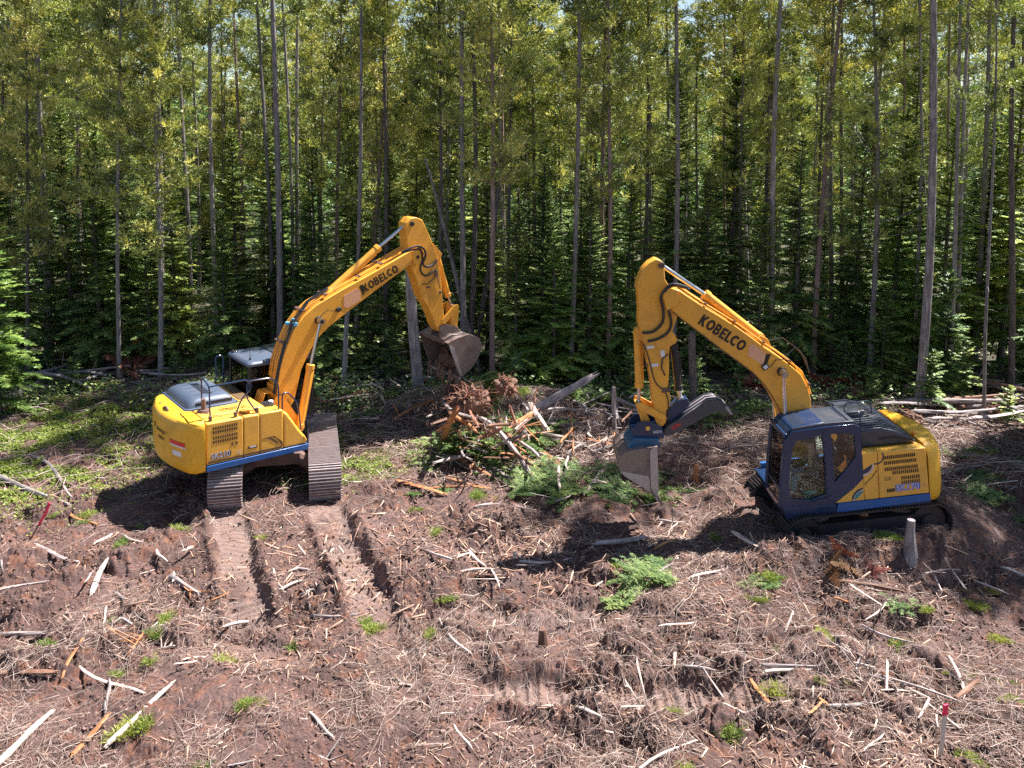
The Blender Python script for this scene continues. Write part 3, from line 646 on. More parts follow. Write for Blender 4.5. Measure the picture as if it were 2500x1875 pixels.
GP = 'tall pines along the forest edge'
front = [ # foot (u, v), u at the top of the picture, prototype, width scale, height scale, trunk thickness, bark, label
 (121, 884, 110, PINES[0], 1.0, 1.02, 1.3, 'bark', 'thick grey pine trunk at the far left whose crown starts half way up the picture'),
 (66, 936, 60, PINES[3], .8, 1.1, .8, 'darkbark', 'thin dark pine trunk beside the bright fir at the left edge'),
 (292, 927, 295, PINES[0], .9, .98, .8, 'bark', 'slim pine standing over the orange dead brush left of the left excavator'),
 (394, 880, 379, PINES[4], 1.0, 1.1, 1.1, 'bark', 'grey pine with its foot hidden by firs, right of the one over the orange brush'),
 (534, 884, 521, PINES[4], 1.0, 1.12, .95, 'bark', 'straight bare pine rising behind the handrail of the left excavator'),
 (667, 856, 638, TALL[0], 1.0, 1.0, .85, 'bark', 'long pale pine trunk rising behind the cab roof of the left excavator'),
 (718, 850, 692, THIN[1], 1.1, 1.05, 1.1, 'bark', 'thinner trunk of the close pair behind the left boom'),
 (727, 842, 732, TALL[2], 1.0, 1.0, .8, 'bark', 'thicker trunk of the close pair behind the left boom'),
 (825, 860, 825, PINES[1], .95, 1.0, .8, 'redbark', 'reddish brown pine with a broad low crown above the left boom'),
 (904, 872, 935, PINES[0], .95, 1.1, .8, 'redbark', 'slim reddish pine crossing behind the arm cylinder of the left excavator'),
 (962, 872, 946, THIN[0], .9, 1.0, .6, 'bark', 'very thin pale pole of a pine behind the tip of the left boom'),
 (1072, 905, 1080, PINES[2], .95, 1.1, .85, 'darkbark', 'dark straight pine just right of the raised arm of the left excavator'),
 (1130, 925, 1142, TALL[2], 1.0, 1.0, .95, 'bark', 'grey pine behind the left bucket with a dark leaning neighbour'),
 (1147, 915, 1150, THIN[0], .95, 1.0, 1.5, 'darkbark', 'dark trunk tight against the grey pine behind the left bucket'),
 (1202, 972, 1186, PINES[0], .95, 1.0, .9, 'redbark', 'reddish crooked pine standing just right of the left bucket'),
 (1238, 900, 1240, PINES[4], .95, 1.05, .65, 'darkbark', 'thin dark pine between the reddish pine and the big central fir'),
 (1392, 934, 1409, TALL[1], 1.0, 1.0, .85, 'bark', 'tall pine rising behind the bright central fir'),
 (1483, 925, 1492, PINES[1], 1.0, 1.05, .85, 'redbark', 'brownish pine right of the central fir'),
 (1640, 915, 1662, TALL[0], 1.0, 1.0, .95, 'bark', 'tall bare pine rising above the boom joint of the right excavator'),
 (1570, 900, 1576, PINES[0], .9, 1.1, .8, 'darkbark', 'dark pine directly left of the right excavator arm top'),
 (1810, 890, 1816, PINES[0], .9, 1.05, .65, 'darkbark', 'dark thin pine behind the lettering of the right boom'),
 (1884, 900, 1911, THIN[2], 1.1, 1.0, 1.4, 'bark', 'grey pine rising behind the upper bend of the right boom'),
 (1985, 912, 2041, TALL[1], 1.0, 1.0, 1.0, 'redbark', 'leaning reddish pine rising behind the right excavator cab roof'),
 (2030, 880, 2046, THIN[1], 1.1, 1.1, 1.3, 'bark', 'grey pine close right of the leaning reddish one'),
 (2055, 870, 2068, PINES[4], 1.0, 1.0, .9, 'darkbark', 'dark pine second to the right of the leaning reddish one'),
 (2112, 805, 2158, PINES[4], 1.1, 1.08, 1.0, 'redbark', 'light brown pine above the counterweight of the right excavator'),
 (2243, 1004, 2284, TALL[0], 1.0, 1.0, 1.35, 'bark', 'thickest front pine at the right, its foot flaring beside the root heap'),
 (2316, 962, 2362, TALL[2], .95, 1.0, .75, 'bark', 'slim pine right of the thickest one, leaning right'),
 (2332, 930, 2388, THIN[2], 1.0, 1.05, 1.1, 'bark', 'paler slim pine close behind the one leaning right'),
 (2378, 890, 2406, TALL[1], 1.0, 1.0, 1.05, 'bark', 'grey pine over the fallen poles near the right edge'),
 (2403, 1016, 2420, THIN[1], .9, .95, .9, 'bark', 'thin short pine closest to the clearing at the right edge'),
 (2468, 958, 2500, THIN[1], 1.0, 1.1, 1.6, 'darkbark', 'pine almost cut by the right edge of the picture')]
placed = []
def lean_to(g, z, utop):
    P_ = AT(utop, 0, g.y); return math.atan2(P_.x - g.x, P_.z - z)
def natural(x, y): return -R_(4.0) * (x / y) / .61
for i, (u, v, ut, pr, s, hs, tw, bk, lab) in enumerate(front):
    g = G(u, v); z = hz(g.x, g.y)
    t = make_tree('pine_tree', pr, M[bk], (g.x, g.y, z), 0, s, lab, 'pine tree', GP, s * hs)
    t.rotation_euler = (0, lean_to(g, z, ut), 0)
    for c in t.children:
        if c.name.startswith('trunk'): c.scale = (tw, tw, 1)
        c.rotation_euler = (0, 0, i * 2.4)
    placed.append((g.x, g.y))

# trees just outside the right edge: their shade falls into the picture
for i, (x, y, pr, s) in enumerate([(16.6, 22.6, PINES[2], .95), (18.6, 22.0, PINES[0], 1.05), (18.2, 24.6, TALL[1], .9), (20.2, 23.6, PINES[3], 1.0), (16.4, 24.0, FIRS[2], .9), (17.4, 20.6, FIRS[0], 1.0), (21.0, 25.6, PINES[1], 1.0), (15.9, 21.0, FIRS[2], .75)]):
    cat_ = 'fir tree' if pr in FIRS else 'pine tree'
    make_tree(cat_.replace(' ', '_'), pr, M['bark'], (x, y, hz(x, y)), i * 1.3, s, '%s just outside the right edge shading the ditch' % cat_, cat_, 'trees beyond the right edge'); placed.append((x, y))

# snags and odd trunks
def snag(name, u, v, h, r0, r1, lean, bark, label, cat='dead tree', seed=1, stubs=10, dz=0):
    g = G(u, v); z = hz(g.x, g.y); mb, path, rr = trunk_np(h, r0, r1, seed, lean, kink=.06); r = random.Random(seed)
    for k in range(stubs):
        zz = h * r.uniform(.2, .97); x0, y0 = at_h(path, zz); a = r.random() * 6.28; L = r.uniform(.2, .8)
        mb.tube([(x0, y0, zz), (x0 + math.cos(a) * L, y0 + math.sin(a) * L, zz + L * r.uniform(-.4, .3))], [.012, .003], 3, False)
    o = mb.build(name, M[bark]); o.location = (g.x, g.y, z + dz); placed.append((g.x, g.y)); return tag(o, label, cat)
snag('dead_tree', 1022, 972, 5.4, .20, .15, (-.035, 0), 'bark', 'thick grey snag standing in front of the arm of the left excavator', seed=3, stubs=2)
snag('birch_tree', 838, 948, 3.9, .10, .07, (.10, .02), 'birch', 'mottled white birch trunk leaning behind the left boom cylinder', 'birch tree', 4, 3)
snag('dead_tree', 1178, 920, 8.2, .10, .04, (-.26, .03), 'bark', 'dead pole leaning left between the trunks behind the left bucket', seed=5)
snag('dead_tree', 1155, 900, 7.0, .12, .07, (.14, 0), 'darkbark', 'dark leaning dead trunk right of the grey pine behind the left bucket', seed=6)
snag('tree_stump', 240, 902, 1.2, .16, .15, (0, 0), 'bark', 'short grey stump left of the orange dead brush', 'stump', 7, 0)
snag('tree_stump', 2219, 1402, .78, .11, .08, (-.02, .03), 'bark', 'upright grey broken stump in the mud in front of the right excavator', 'stump', 8, 0)
snag('tree_stump', 2105, 1330, .62, .10, .05, (-.20, -.05), 'orangelog', 'splintered orange stub standing in front of the right excavator track', 'stump', 9, 0, .15)
snag('tree_stump', 1328, 1592, .34, .08, .05, (-.1, 0), 'brownlog', 'small brown stub sticking out of the mud in the middle foreground', 'stump', 10, 0)
snag('tree_stump', 1508, 1106, .35, .07, .06, (0, 0), 'orangelog', 'small pale stub behind the bucket of the right excavator', 'stump', 11, 0)
snag('tree_stump', 1698, 1165, .42, .07, .05, (.05, 0), 'orangelog', 'small sunlit stub right of the bucket of the right excavator', 'stump', 12, 0)
snag('dead_tree', 1500, 1062, 1.5, .07, .06, (-.02, 0), 'bark', 'short cut pole beside the right bucket link', seed=13, stubs=3)
snag('dead_tree', 1692, 1010, 2.6, .13, .11, (-.03, 0), 'darkbark', 'dark bare trunk standing just behind the right excavator arm', seed=14, stubs=8)

# deeper pines: every one its own tree
zones = [(-99, -11, 'at far left'), (-11, -3, 'behind left excavator'), (-3, 5, 'between the excavators'), (5, 13, 'behind right excavator'), (13, 99, 'at far right')]
def zone(x, y):
    q = x * 29 / y
    for a, b, s in zones:
        if a <= q < b: return s
def clear(x, y, d):
    return all((x - a) ** 2 + (y - b) ** 2 > d * d for a, b in placed)
r = random.Random(11); cnt = 0; y = 31.5
while y < 66:
    w = y * .64 + 3; x = -w + r.random() * 2
    while x < w:
        xx = x + r.uniform(-1.2, 1.2); yy = y + r.uniform(-1.4, 1.4)
        if clear(xx, yy, 1.3) and r.random() < .92:
            pr = r.choice(PINES + TALL + THIN + (THIN + TALL if yy < 40 else PINES[:3])); row = 'second rank' if yy < 38 else ('deep in the forest' if yy < 50 else 'far back in the forest')
            bk = r.choice(['bark', 'redbark', 'darkbark', 'bark']); s = r.uniform(.8, 1.1); hs = r.uniform(.85, 1.08)
            kind = 'low crowned' if pr in PINES else ('thin' if pr in THIN else 'high crowned')
            t = make_tree('pine_tree', pr, M[bk], (xx, yy, hz(xx, yy) - .05), r.random() * 6.28, s, '%s %s pine, %s %s' % (kind, {'bark': 'grey', 'redbark': 'reddish', 'darkbark': 'dark'}[bk], row, zone(xx, yy)), 'pine tree', 'pines %s, %s' % (row, zone(xx, yy)), s * hs)
            t.rotation_euler = (R_(r.uniform(-1.0, 1.0)), natural(xx, yy) + R_(r.uniform(-1.2, 1.2)), 0)
            for c in t.children: c.rotation_euler.z = r.random() * 6.28
            placed.append((xx, yy)); cnt += 1
        x += r.uniform(2.3, 3.6) * (1 if y < 45 else 1.25)
    y += 2.7 if y < 45 else 4.2
print('pines', cnt)

# firs: measured ones first (foot u, v; prototype; scale; label)
firs = [(0, 1012, FIRS[0], .86, 'bright green fir cut by the left edge of the picture'), (250, 905, FIRS[0], 1.0, 'tall layered fir left of the slim pine at the left'),
 (190, 890, FIRS[2], .85, 'dark fir between the two leftmost big pines'), (440, 892, FIRS[0], .85, 'dense dark fir left of the left excavator handrail'), (375, 900, FIRS[1], .9, 'fir above the orange dead brush'),
 (590, 868, FIRS[2], .9, 'dark fir directly behind the left excavator cab'), (780, 872, FIRS[0], .85, 'fir seen under the left boom'), (880, 905, FIRS[1], .75, 'fir under the lettering of the left boom'), (960, 888, FIRS[2], .8, 'fir filling the space under the left arm'),
 (1350, 950, FIRS[3], 1.12, 'bright sunlit fir standing between the two excavators'), (1262, 930, FIRS[1], .95, 'fir right of the left bucket'), (1435, 925, FIRS[0], .8, 'fir behind the fallen trunk between the excavators'), (1325, 905, FIRS[2], .8, 'tall fir behind the bright central fir'),
 (1530, 915, FIRS[0], .9, 'dark fir directly left of the right excavator arm'), (1640, 900, FIRS[2], 1.05, 'tall soft green fir above the right boom joint'), (1720, 905, FIRS[0], .9, 'fir seen under the right boom'), (1775, 880, FIRS[2], 1.0, 'tall grey green fir behind the right boom'),
 (1850, 910, FIRS[1], .9, 'fir under the bend of the right boom'), (1935, 900, FIRS[0], 1.05, 'fir left of the leaning reddish pine'), (2080, 885, FIRS[2], .9, 'dark fir above the right engine hood'), (2170, 905, FIRS[0], 1.05, 'sunlit layered fir left of the thickest front pine'),
 (2150, 950, FIRS[3], .75, 'small fir above the root heap at the right'), (2290, 925, FIRS[0], 1.0, 'sunlit fir right of the thickest front pine'), (2300, 965, FIRS[3], .8, 'low fir beside the fallen poles'), (2440, 900, FIRS[2], 1.0, 'tall fir near the right edge'), (2500, 940, FIRS[1], 1.0, 'fir cut by the right edge of the picture'), (2380, 880, FIRS[0], 1.0, 'fir behind the fallen poles'),
 (30, 880, FIRS[0], 1.0, 'fir behind the bright one at the left edge'), (330, 870, FIRS[2], .95, 'fir right of the slim pine at the left'), (1115, 900, FIRS[0], .75, 'dark fir behind the left bucket'), (1190, 880, FIRS[2], .8, 'fir behind the reddish crooked pine'), (700, 850, FIRS[2], .85, 'fir between the close pair of trunks and the cab')]
for i, (u, v, pr, s, lab) in enumerate(firs):
    g = G(u, v); make_tree('fir_tree', pr, M['darkbark'], (g.x, g.y, hz(g.x, g.y)), i * 1.9, s, lab, 'fir tree', 'firs along the forest edge', s * r.uniform(.92, 1.08)); placed.append((g.x, g.y))
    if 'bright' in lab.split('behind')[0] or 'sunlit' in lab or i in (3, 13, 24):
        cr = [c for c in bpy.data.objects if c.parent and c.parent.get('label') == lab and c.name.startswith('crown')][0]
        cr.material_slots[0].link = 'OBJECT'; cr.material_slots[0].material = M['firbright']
cnt = 0
for k in range(4000):
    if cnt >= 130: break
    yy = 30 + 30 * r.random() ** 1.3; xx = (r.random() * 2 - 1) * (yy * .64 + 2)
    if not clear(xx, yy, 1.15): continue
    pr = r.choice(FIRS); s = r.uniform(.65, 1.1); row = 'near the edge' if yy < 36 else 'deeper in the forest'
    sz_ = {0: 'tall', 1: 'mid sized', 2: 'very tall', 3: 'low'}[FIRS.index(pr)]
    make_tree('fir_tree', pr, M['darkbark'], (xx, yy, hz(xx, yy) - .05), r.random() * 6.28, s, '%s understory fir %s, %s' % (sz_, row, zone(xx, yy)), 'fir tree', '%s understory firs %s, %s' % (sz_, row, zone(xx, yy)), s * r.uniform(.9, 1.1))
    placed.append((xx, yy)); cnt += 1
# saplings at the forest edge
sap = [(1640, 960), (1700, 985), (1800, 965), (1590, 945), (880, 935), (960, 925), (1085, 960), (2060, 945), (2130, 985), (2340, 985), (2200, 955), (2270, 1010), (2460, 1030), (1540, 985), (430, 925), (100, 930), (180, 950), (700, 905), (2410, 960), (1870, 935)]
for i, (u, v) in enumerate(sap):
    g = G(u, v); s = r.uniform(.6, 1.05)
    make_tree('sapling', SAPL[i % 2], M['darkbark'], (g.x, g.y, hz(g.x, g.y) - .03), i * 2.2, s, 'bushy fir sapling at the forest edge ' + zone(g.x, g.y), 'sapling', 'fir saplings ' + zone(g.x, g.y))

# the far-off wood that reads as one mass
def far_wood():
    V = []; F = []; T = []; off = 0; rg = np.random.default_rng(5)
    for k in range(420):
        yy = rg.uniform(64, 125); xx = rg.uniform(-1, 1) * (yy * .68 + 4); h = rg.uniform(11, 17) ; n = 420
        t = rg.random(n); z = h * t ** 1.2; Rr = 1.7 * (1 - t) ** .7 + .15; a = rg.random(n) * 6.28; q = Rr * rg.random(n) ** .5
        p = np.stack([xx + np.cos(a) * q, yy + np.sin(a) * q, z], 1); d = unit(np.stack([np.cos(a), np.sin(a), rg.normal(0.1, .4, n)], 1)); s = unit(rg.normal(0, 1, (n, 3)))
        v, f = tri_cloud(p, d, s, rg.uniform(.5, 1.0, n), np.full(n, .16)); V.append(v); F.append(f + off); off += len(v); T.append(np.repeat(np.clip(rg.normal(.4, .2, n), 0, 1), 3))
    o = link('distant_wood', np_mesh('distant_wood', np.concatenate(V), np.concatenate(F), M['fir'], {'tint': np.concatenate(T)}))
    return tag(o, 'dense far off conifer wood closing the view between the trunks', 'wood', kind='stuff')
far_wood()

# ---------------------------------------------------------------- logs, poles and slabs lying about
def log(name, u0, v0, u1, v1, wpx, mat, label, cat='log', z0=0.0, z1=0.0, seed=0, flat=1.0, sides=9, crook=.06, stubs=0):
    a = G(u0, v0); b = G(u1, v1); dep = (a.y + b.y) / 2; rad = wpx * dep / FPX / 2
    tt = np.linspace(0, 1, 14); hh = height(a.x + (b.x - a.x) * tt, a.y + (b.y - a.y) * tt); ha, hb_ = hh[0], hh[-1]
    up = float(np.percentile(hh - (ha + (hb_ - ha) * tt), 70)); up = max(0, up)
    a.z = ha + up + rad * .7 + z0; b.z = hb_ + up + rad * .7 + z1
    if z0: k = (CAM_H - a.z) / CAM_H; a.x *= k; a.y *= k; 
    if z1: k = (CAM_H - b.z) / CAM_H; b.x *= k; b.y *= k
    L = (b - a).length; r = random.Random(seed + int(u0)); mb = MB(); n = max(6, int(L / .18)); path = []; rr = []
    p1, p2 = r.random() * 6, r.random() * 6
    for k in range(n):
        t = k / (n - 1)
        path.append((L * crook * (math.sin(t * 4 + p1) - math.sin(p1) * (1 - t) - math.sin(4 + p1) * t), L * crook * .5 * math.sin(t * 3.14) * math.sin(p2), L * t))
        rr.append(rad * (1.05 - .25 * t) * r.uniform(.9, 1.08) * (1 if 0 < k < n - 1 else .75))
    mb.tube(path, rr, sides)
    # splintered ends
    for e, zz in ((0, -1), (L, 1)):
        for q in range(5):
            an = r.random() * 6.28; rd = rad * r.uniform(.1, .7); ln = rad * r.uniform(.6, 2.2)
            c0 = (math.cos(an) * rd + path[0 if e == 0 else -1][0], math.sin(an) * rd, e); mb.tube([c0, (c0[0], c0[1], e + zz * ln)], [rad * .3, rad * .04], 4, False)
    for q in range(stubs):
        t = r.uniform(.1, .95); k = int(t * (n - 1)); an = r.random() * 6.28; ln = r.uniform(.15, .7); c0 = path[k]
        mb.tube([c0, (c0[0] + math.cos(an) * ln, c0[1] + math.sin(an) * ln, c0[2] + ln * r.uniform(0, .6))], [.014, .004], 4, False)
    for i, (x, y, z) in enumerate(mb.v):
        s_ = 1 + .10 * math.sin(z * 31 + i % sides * 2.1) ; mb.v[i] = (x * s_, y * s_ * flat, z)
    o = mb.build(name, M[mat]); d = (b - a).normalized()
    o.location = a; x = Vector((0, 0, 1)).cross(d).normalized(); y = d.cross(x)
    o.rotation_euler = Matrix((x, y, d)).transposed().to_euler(); return tag(o, label, cat)
LOGS = [
 ('log', -6, 1885, 124, 1754, 19, 'palelog', 'thick peeled pale log in the bottom left corner'), ('log', 262, 1818, 421, 1689, 14, 'palelog', 'pale straight log second from the bottom left corner'),
 ('pole', 194, 1635, 350, 1691, 8, 'palelog', 'pale pole running to the top of the second pale log'), ('branch', 257, 1738, 267, 1665, 10, 'greylog', 'short grey chunk crossing under the pale pole at the lower left'),
 ('wood_slab', 178, 1843, 262, 1745, 17, 'orangelog', 'orange rotten slab just left of the second pale log'), ('wood_slab', -5, 1652, 136, 1661, 17, 'brownlog', 'brown rotten slab at the left edge'),
 ('wood_slab', 154, 1665, 203, 1588, 9, 'orangelog', 'orange splinter above the pale pole at the lower left'), ('wood_slab', 224, 1460, 262, 1385, 15, 'palelog', 'pale flat slab left of the left track prints'),
 ('branch', -4, 1456, 154, 1404, 7, 'greylog', 'long thin grey branch reaching in from the left edge'), ('log', 9, 1541, 107, 1546, 13, 'greylog', 'grey split log near the left edge below the thin branch'),
 ('log', 418, 1425, 484, 1460, 15, 'greylog', 'short grey chunk left of the left track prints'), ('pole', -2, 1175, 168, 1226, 12, 'greylog', 'long grey pole on the green ground cover at the left edge'),
 ('pole', 79, 1128, 173, 1212, 8, 'greylog', 'grey pole meeting the end of the long one at the left'), ('branch', 72, 1341, 192, 1385, 9, 'greylog', 'grey branch below the pink marker at the left'),
 ('branch', 301, 1322, 350, 1362, 6, 'palelog', 'short thin stick below the dark shadow of the left excavator'), ('branch', 234, 1341, 273, 1317, 8, 'palelog', 'short pale stick left of the shadow of the left excavator'),
 ('branch', 668, 1404, 692, 1446, 7, 'palelog', 'pale stick between the two track prints, upper of the two'), ('branch', 687, 1448, 738, 1422, 8, 'palelog', 'pale stick between the two track prints, lower of the two'),
 ('pole', 766, 1500, 875, 1505, 8, 'greylog', 'straight grey pole below the right track print'), ('wood_slab', 449, 1626, 500, 1605, 8, 'palelog', 'pale splinter lower left of the left track print'),
 ('branch', 757, 1740, 813, 1796, 10, 'palelog', 'pale broken stick near the bottom middle left'), ('pole', 160, 1103, 335, 1099, 7, 'brownlog', 'thin brown pole left of the left counterweight'),
 ('log', 448, 897, 560, 889, 13, 'palelog', 'big pale log behind the left excavator'), ('log', -4, 992, 92, 944, 16, 'greylog', 'upper grey log of the two in the shade at the left edge'), ('log', -4, 1004, 60, 975, 12, 'greylog', 'lower grey log of the two in the shade at the left edge'),
 ('log', 160, 862, 236, 834, 9, 'palelog', 'pale fallen trunk between the pines at the left, upper'), ('log', 150, 880, 232, 848, 7, 'greylog', 'grey fallen trunk between the pines at the left, lower'),
 ('wood_slab', 973, 1193, 1083, 1226, 13, 'orangelog', 'orange split log in the open right of the left tracks'), ('wood_slab', 1090, 1184, 1193, 1210, 9, 'orangelog', 'pale orange plank right of the orange split log'), ('branch', 1040, 1212, 1150, 1205, 6, 'orangelog', 'thin orange splinter between the split log and the plank'),
 ('wood_slab', 1426, 1231, 1483, 1137, 13, 'palelog', 'pale bare log pointing at the tip of the right bucket'), ('branch', 1123, 1413, 1207, 1411, 8, 'palelog', 'pale stick lying level in the centre of the clearing'),
 ('branch', 1095, 1548, 1150, 1614, 9, 'palelog', 'pale slanting stick left of the small stub in the middle foreground'), ('branch', 1412, 1745, 1468, 1759, 11, 'palelog', 'short pale stick at the lower middle'),
 ('branch', 1109, 1780, 1151, 1834, 8, 'palelog', 'thin pale stick at the bottom left of centre'), ('log', 1454, 1343, 1576, 1320, 14, 'greylog', 'grey log lying in the shadow of the right boom'),
 ('branch', 1268, 1385, 1389, 1374, 8, 'palelog', 'pale stick pointing into the shadow of the right boom'), ('branch', 1146, 1348, 1183, 1376, 9, 'palelog', 'short pale stick above the level one in the centre'),
 ('branch', 1043, 1352, 1104, 1390, 8, 'palelog', 'pale splinter left of centre beside the churned berm'), ('branch', 1160, 1247, 1221, 1250, 9, 'greylog', 'grey stick right below the pale orange plank'),
 ('branch', 1600, 1348, 1650, 1338, 8, 'orangelog', 'orange splinter at the right end of the boom shadow'), ('wood_slab', 1788, 1340, 1841, 1397, 14, 'palelog', 'pale slab in front of the right cab'),
 ('log', 2045, 1446, 2203, 1479, 11, 'brownlog', 'long brown log below the mound in front of the right excavator'), ('log', 1861, 1641, 1992, 1638, 12, 'greylog', 'upper of two split grey logs lying together at the lower right'), ('log', 1866, 1655, 1975, 1646, 10, 'palelog', 'lower of two split logs lying together at the lower right'),
 ('wood_slab', 1833, 1654, 1882, 1715, 12, 'orangelog', 'orange slab left of the two split logs'), ('branch', 2130, 1654, 2269, 1703, 9, 'palelog', 'long pale branch above the white survey stake'), ('branch', 2138, 1672, 2350, 1716, 6, 'greylog', 'long thin grey branch just above the white survey stake'),
 ('log', 2318, 1609, 2358, 1682, 12, 'palelog', 'pale slanting log upper right of the survey stake'), ('branch', 2004, 1548, 2057, 1609, 10, 'palelog', 'pale slanting stick above the two split logs'), ('branch', 2020, 1731, 2102, 1735, 12, 'greylog', 'grey chunk left of the survey stake'),
 ('branch', 1682, 1434, 1764, 1422, 8, 'palelog', 'pale stick left of the green tufts at the right'), ('log', 2334, 1703, 2387, 1662, 17, 'brownlog', 'brown chunk right of the survey stake'), ('branch', 2448, 1381, 2505, 1397, 10, 'palelog', 'pale stick at the right edge above the puddle'),
 ('branch', 2104, 1532, 2228, 1593, 6, 'greylog', 'thin branch slanting below the long brown log'), ('branch', 1545, 1890, 1700, 1800, 7, 'palelog', 'pale stick at the bottom right of centre'), ('branch', 1600, 1430, 1640, 1395, 9, 'greylog', 'short grey stick at the lower edge of the boom shadow'),
 ('branch', 2269, 1835, 2350, 1880, 8, 'brownlog', 'brown branch passing behind the survey stake at the bottom'), ('branch', 505, 1215, 590, 1180, 6, 'greylog', 'bluish stick between the left excavator tracks')]
for i, (nm, a, b, c, d, w, m, lab) in enumerate(LOGS):
    fl = .45 if nm == 'wood_slab' else 1
    log(nm, a, b, c, d, w, m, lab, {'wood_slab': 'slab', 'log': 'log', 'pole': 'pole', 'branch': 'branch'}[nm], seed=i, flat=fl, crook=.02 if w > 10 else .05)
PL = [
 ('log', 1308, 1199, 1208, 1040, 13, 'greylog', 'long grey pole slanting down from the debris pile', 0, .55), ('log', 1188, 1000, 1150, 925, 12, 'greylog', 'grey trunk leaning into the pile from behind', .5, .9),
 ('log', 1308, 1000, 1446, 918, 19, 'bark', 'big fallen trunk with bark between the excavators', .2, 1.5), ('log', 1296, 988, 1334, 1046, 14, 'palelog', 'bent pale log at the foot of the big fallen trunk', .5, .2),
 ('log', 1250, 1040, 1308, 1004, 15, 'orangelog', 'shattered orange end of the big fallen trunk', .2, .25), ('root', 1080, 1078, 1117, 1000, 15, 'orangelog', 'pinkish stripped trunk leaning up under the left bucket', .1, .9),
 ('wood_slab', 1094, 1066, 1136, 1128, 18, 'brownlog', 'dark red rotten slab in the middle of the pile', .35, .1), ('wood_slab', 1120, 1120, 1195, 1160, 14, 'orangelog', 'orange rotten slab below the pile', .1, .05),
 ('log', 1319, 1101, 1377, 1166, 15, 'orangelog', 'broken orange log between the pile and the right bucket', .1, 0), ('branch', 1148, 1086, 1166, 1014, 6, 'palelog', 'thin pale stick standing in front of the root tangle', .1, .5),
 ('branch', 1036, 945, 1106, 982, 6, 'palelog', 'thin light pole sloping towards the falling soil', .4, .35), ('branch', 1020, 1002, 1062, 962, 7, 'palelog', 'pale stick behind the foot of the thick snag', .05, .2),
 ('log', 1494, 968, 1552, 994, 11, 'greylog', 'grey log end behind the right bucket link', .6, .35), ('pole', 889, 880, 992, 858, 7, 'palelog', 'thin fallen pole behind the left bucket', .2, .5),
 ('log', 835, 975, 888, 957, 14, 'orangelog', 'pale orange log behind the right track of the left excavator', .1, .1), ('log', 1060, 925, 1000, 915, 9, 'greylog', 'grey fallen trunk in the shade behind the thick snag', .2, .2),
 ('pole', 2261, 900, 2505, 952, 7, 'brownlog', 'upper fallen pole crossing behind the right front pines', .6, .5), ('pole', 2404, 994, 2505, 960, 8, 'greylog', 'lit fallen pole rising to the right edge', .1, .5),
 ('log', 2350, 945, 2505, 1012, 14, 'darkbark', 'dark thick fallen trunk under the fallen poles', .2, .2), ('pole', 2073, 922, 2133, 940, 9, 'greylog', 'grey pole above the right engine hood', .2, .1), ('pole', 2280, 925, 2400, 985, 7, 'greylog', 'slanting thin pole under the upper fallen pole', .5, .1),
 ('log', 940, 905, 840, 918, 9, 'greylog', 'grey fallen trunk behind the left boom cylinder', .15, .15), ('branch', 1236, 1060, 1282, 1092, 11, 'orangelog', 'short orange tipped log right of the root tangle', .25, .1), ('branch', 1200, 1060, 1275, 1090, 8, 'palelog', 'pale pole lying over the cut fir boughs', .4, .25)]
for i, (nm, a, b, c, d, w, m, lab, z0, z1) in enumerate(PL):
    log(nm, a, b, c, d, w, m, lab, {'wood_slab': 'slab', 'log': 'log', 'pole': 'pole', 'branch': 'branch', 'root': 'root'}[nm], z0, z1, 100 + i, .5 if nm == 'wood_slab' else 1, crook=.025, stubs=2 if w > 9 else 0)

def heap(n, cu, cv, su, sv, lmin, lmax, zmax, label, group, mats, wr=(5, 13), seed=5, nm='branch', dirb=None):
    rr_ = random.Random(seed)
    for k in range(n):
        u = rr_.gauss(cu, su); v = rr_.gauss(cv, sv); a = rr_.random() * 3.14 if dirb is None else rr_.gauss(dirb, .3); L = rr_.uniform(lmin, lmax)
        o = log(nm, u - L * math.cos(a), v - L * .55 * math.sin(a), u + L * math.cos(a), v + L * .55 * math.sin(a), rr_.uniform(*wr), rr_.choice(mats), label, 'branch', rr_.uniform(0, zmax), rr_.uniform(0, zmax), 900 + k + seed, rr_.choice([1, 1, .5]), crook=rr_.uniform(.01, .06), stubs=rr_.choice([0, 2, 5]))
        o['group'] = group
heap(44, 1190, 1060, 75, 38, 18, 60, .9, 'broken stick in the debris pile under the left bucket', 'broken sticks in the debris pile', ['orangelog', 'brownlog', 'greylog', 'root', 'brownlog', 'greylog'], (3, 10), seed=5)
heap(22, 1400, 1120, 80, 50, 18, 55, .35, 'broken stick between the pile and the right bucket', 'broken sticks left of the right bucket', ['orangelog', 'palelog', 'greylog'], (4, 9), seed=6)
heap(20, 1560, 1000, 110, 28, 25, 80, .7, 'bare branch in the brush behind the right arm', 'bare branches behind the right arm', ['greylog', 'brownlog', 'bark'], (3, 8), seed=7)
heap(22, 2350, 960, 90, 30, 30, 110, .5, 'fallen stick under the firs at the right', 'fallen sticks at the right', ['greylog', 'brownlog', 'bark'], (4, 9), seed=8, dirb=.25)
heap(9, 2370, 985, 70, 25, 60, 150, .8, 'fallen trunk crossing others under the right front pines', 'fallen trunks at the right', ['greylog', 'brownlog', 'bark', 'darkbark'], (8, 14), seed=14, nm='log', dirb=.2)
heap(8, 200, 905, 110, 25, 40, 100, .5, 'fallen trunk on the forest floor at the far left', 'fallen trunks at the left', ['greylog', 'bark'], (6, 11), seed=15, nm='log', dirb=-.2)
heap(16, 250, 900, 130, 20, 25, 70, .5, 'fallen stick under the pines at the left', 'fallen sticks at the left', ['greylog', 'palelog'], (3, 7), seed=9, dirb=-.2)
heap(16, 900, 960, 90, 25, 20, 70, .3, 'fallen stick behind the left excavator tracks', 'fallen sticks behind the left tracks', ['greylog', 'orangelog', 'palelog'], (4, 9), seed=10)
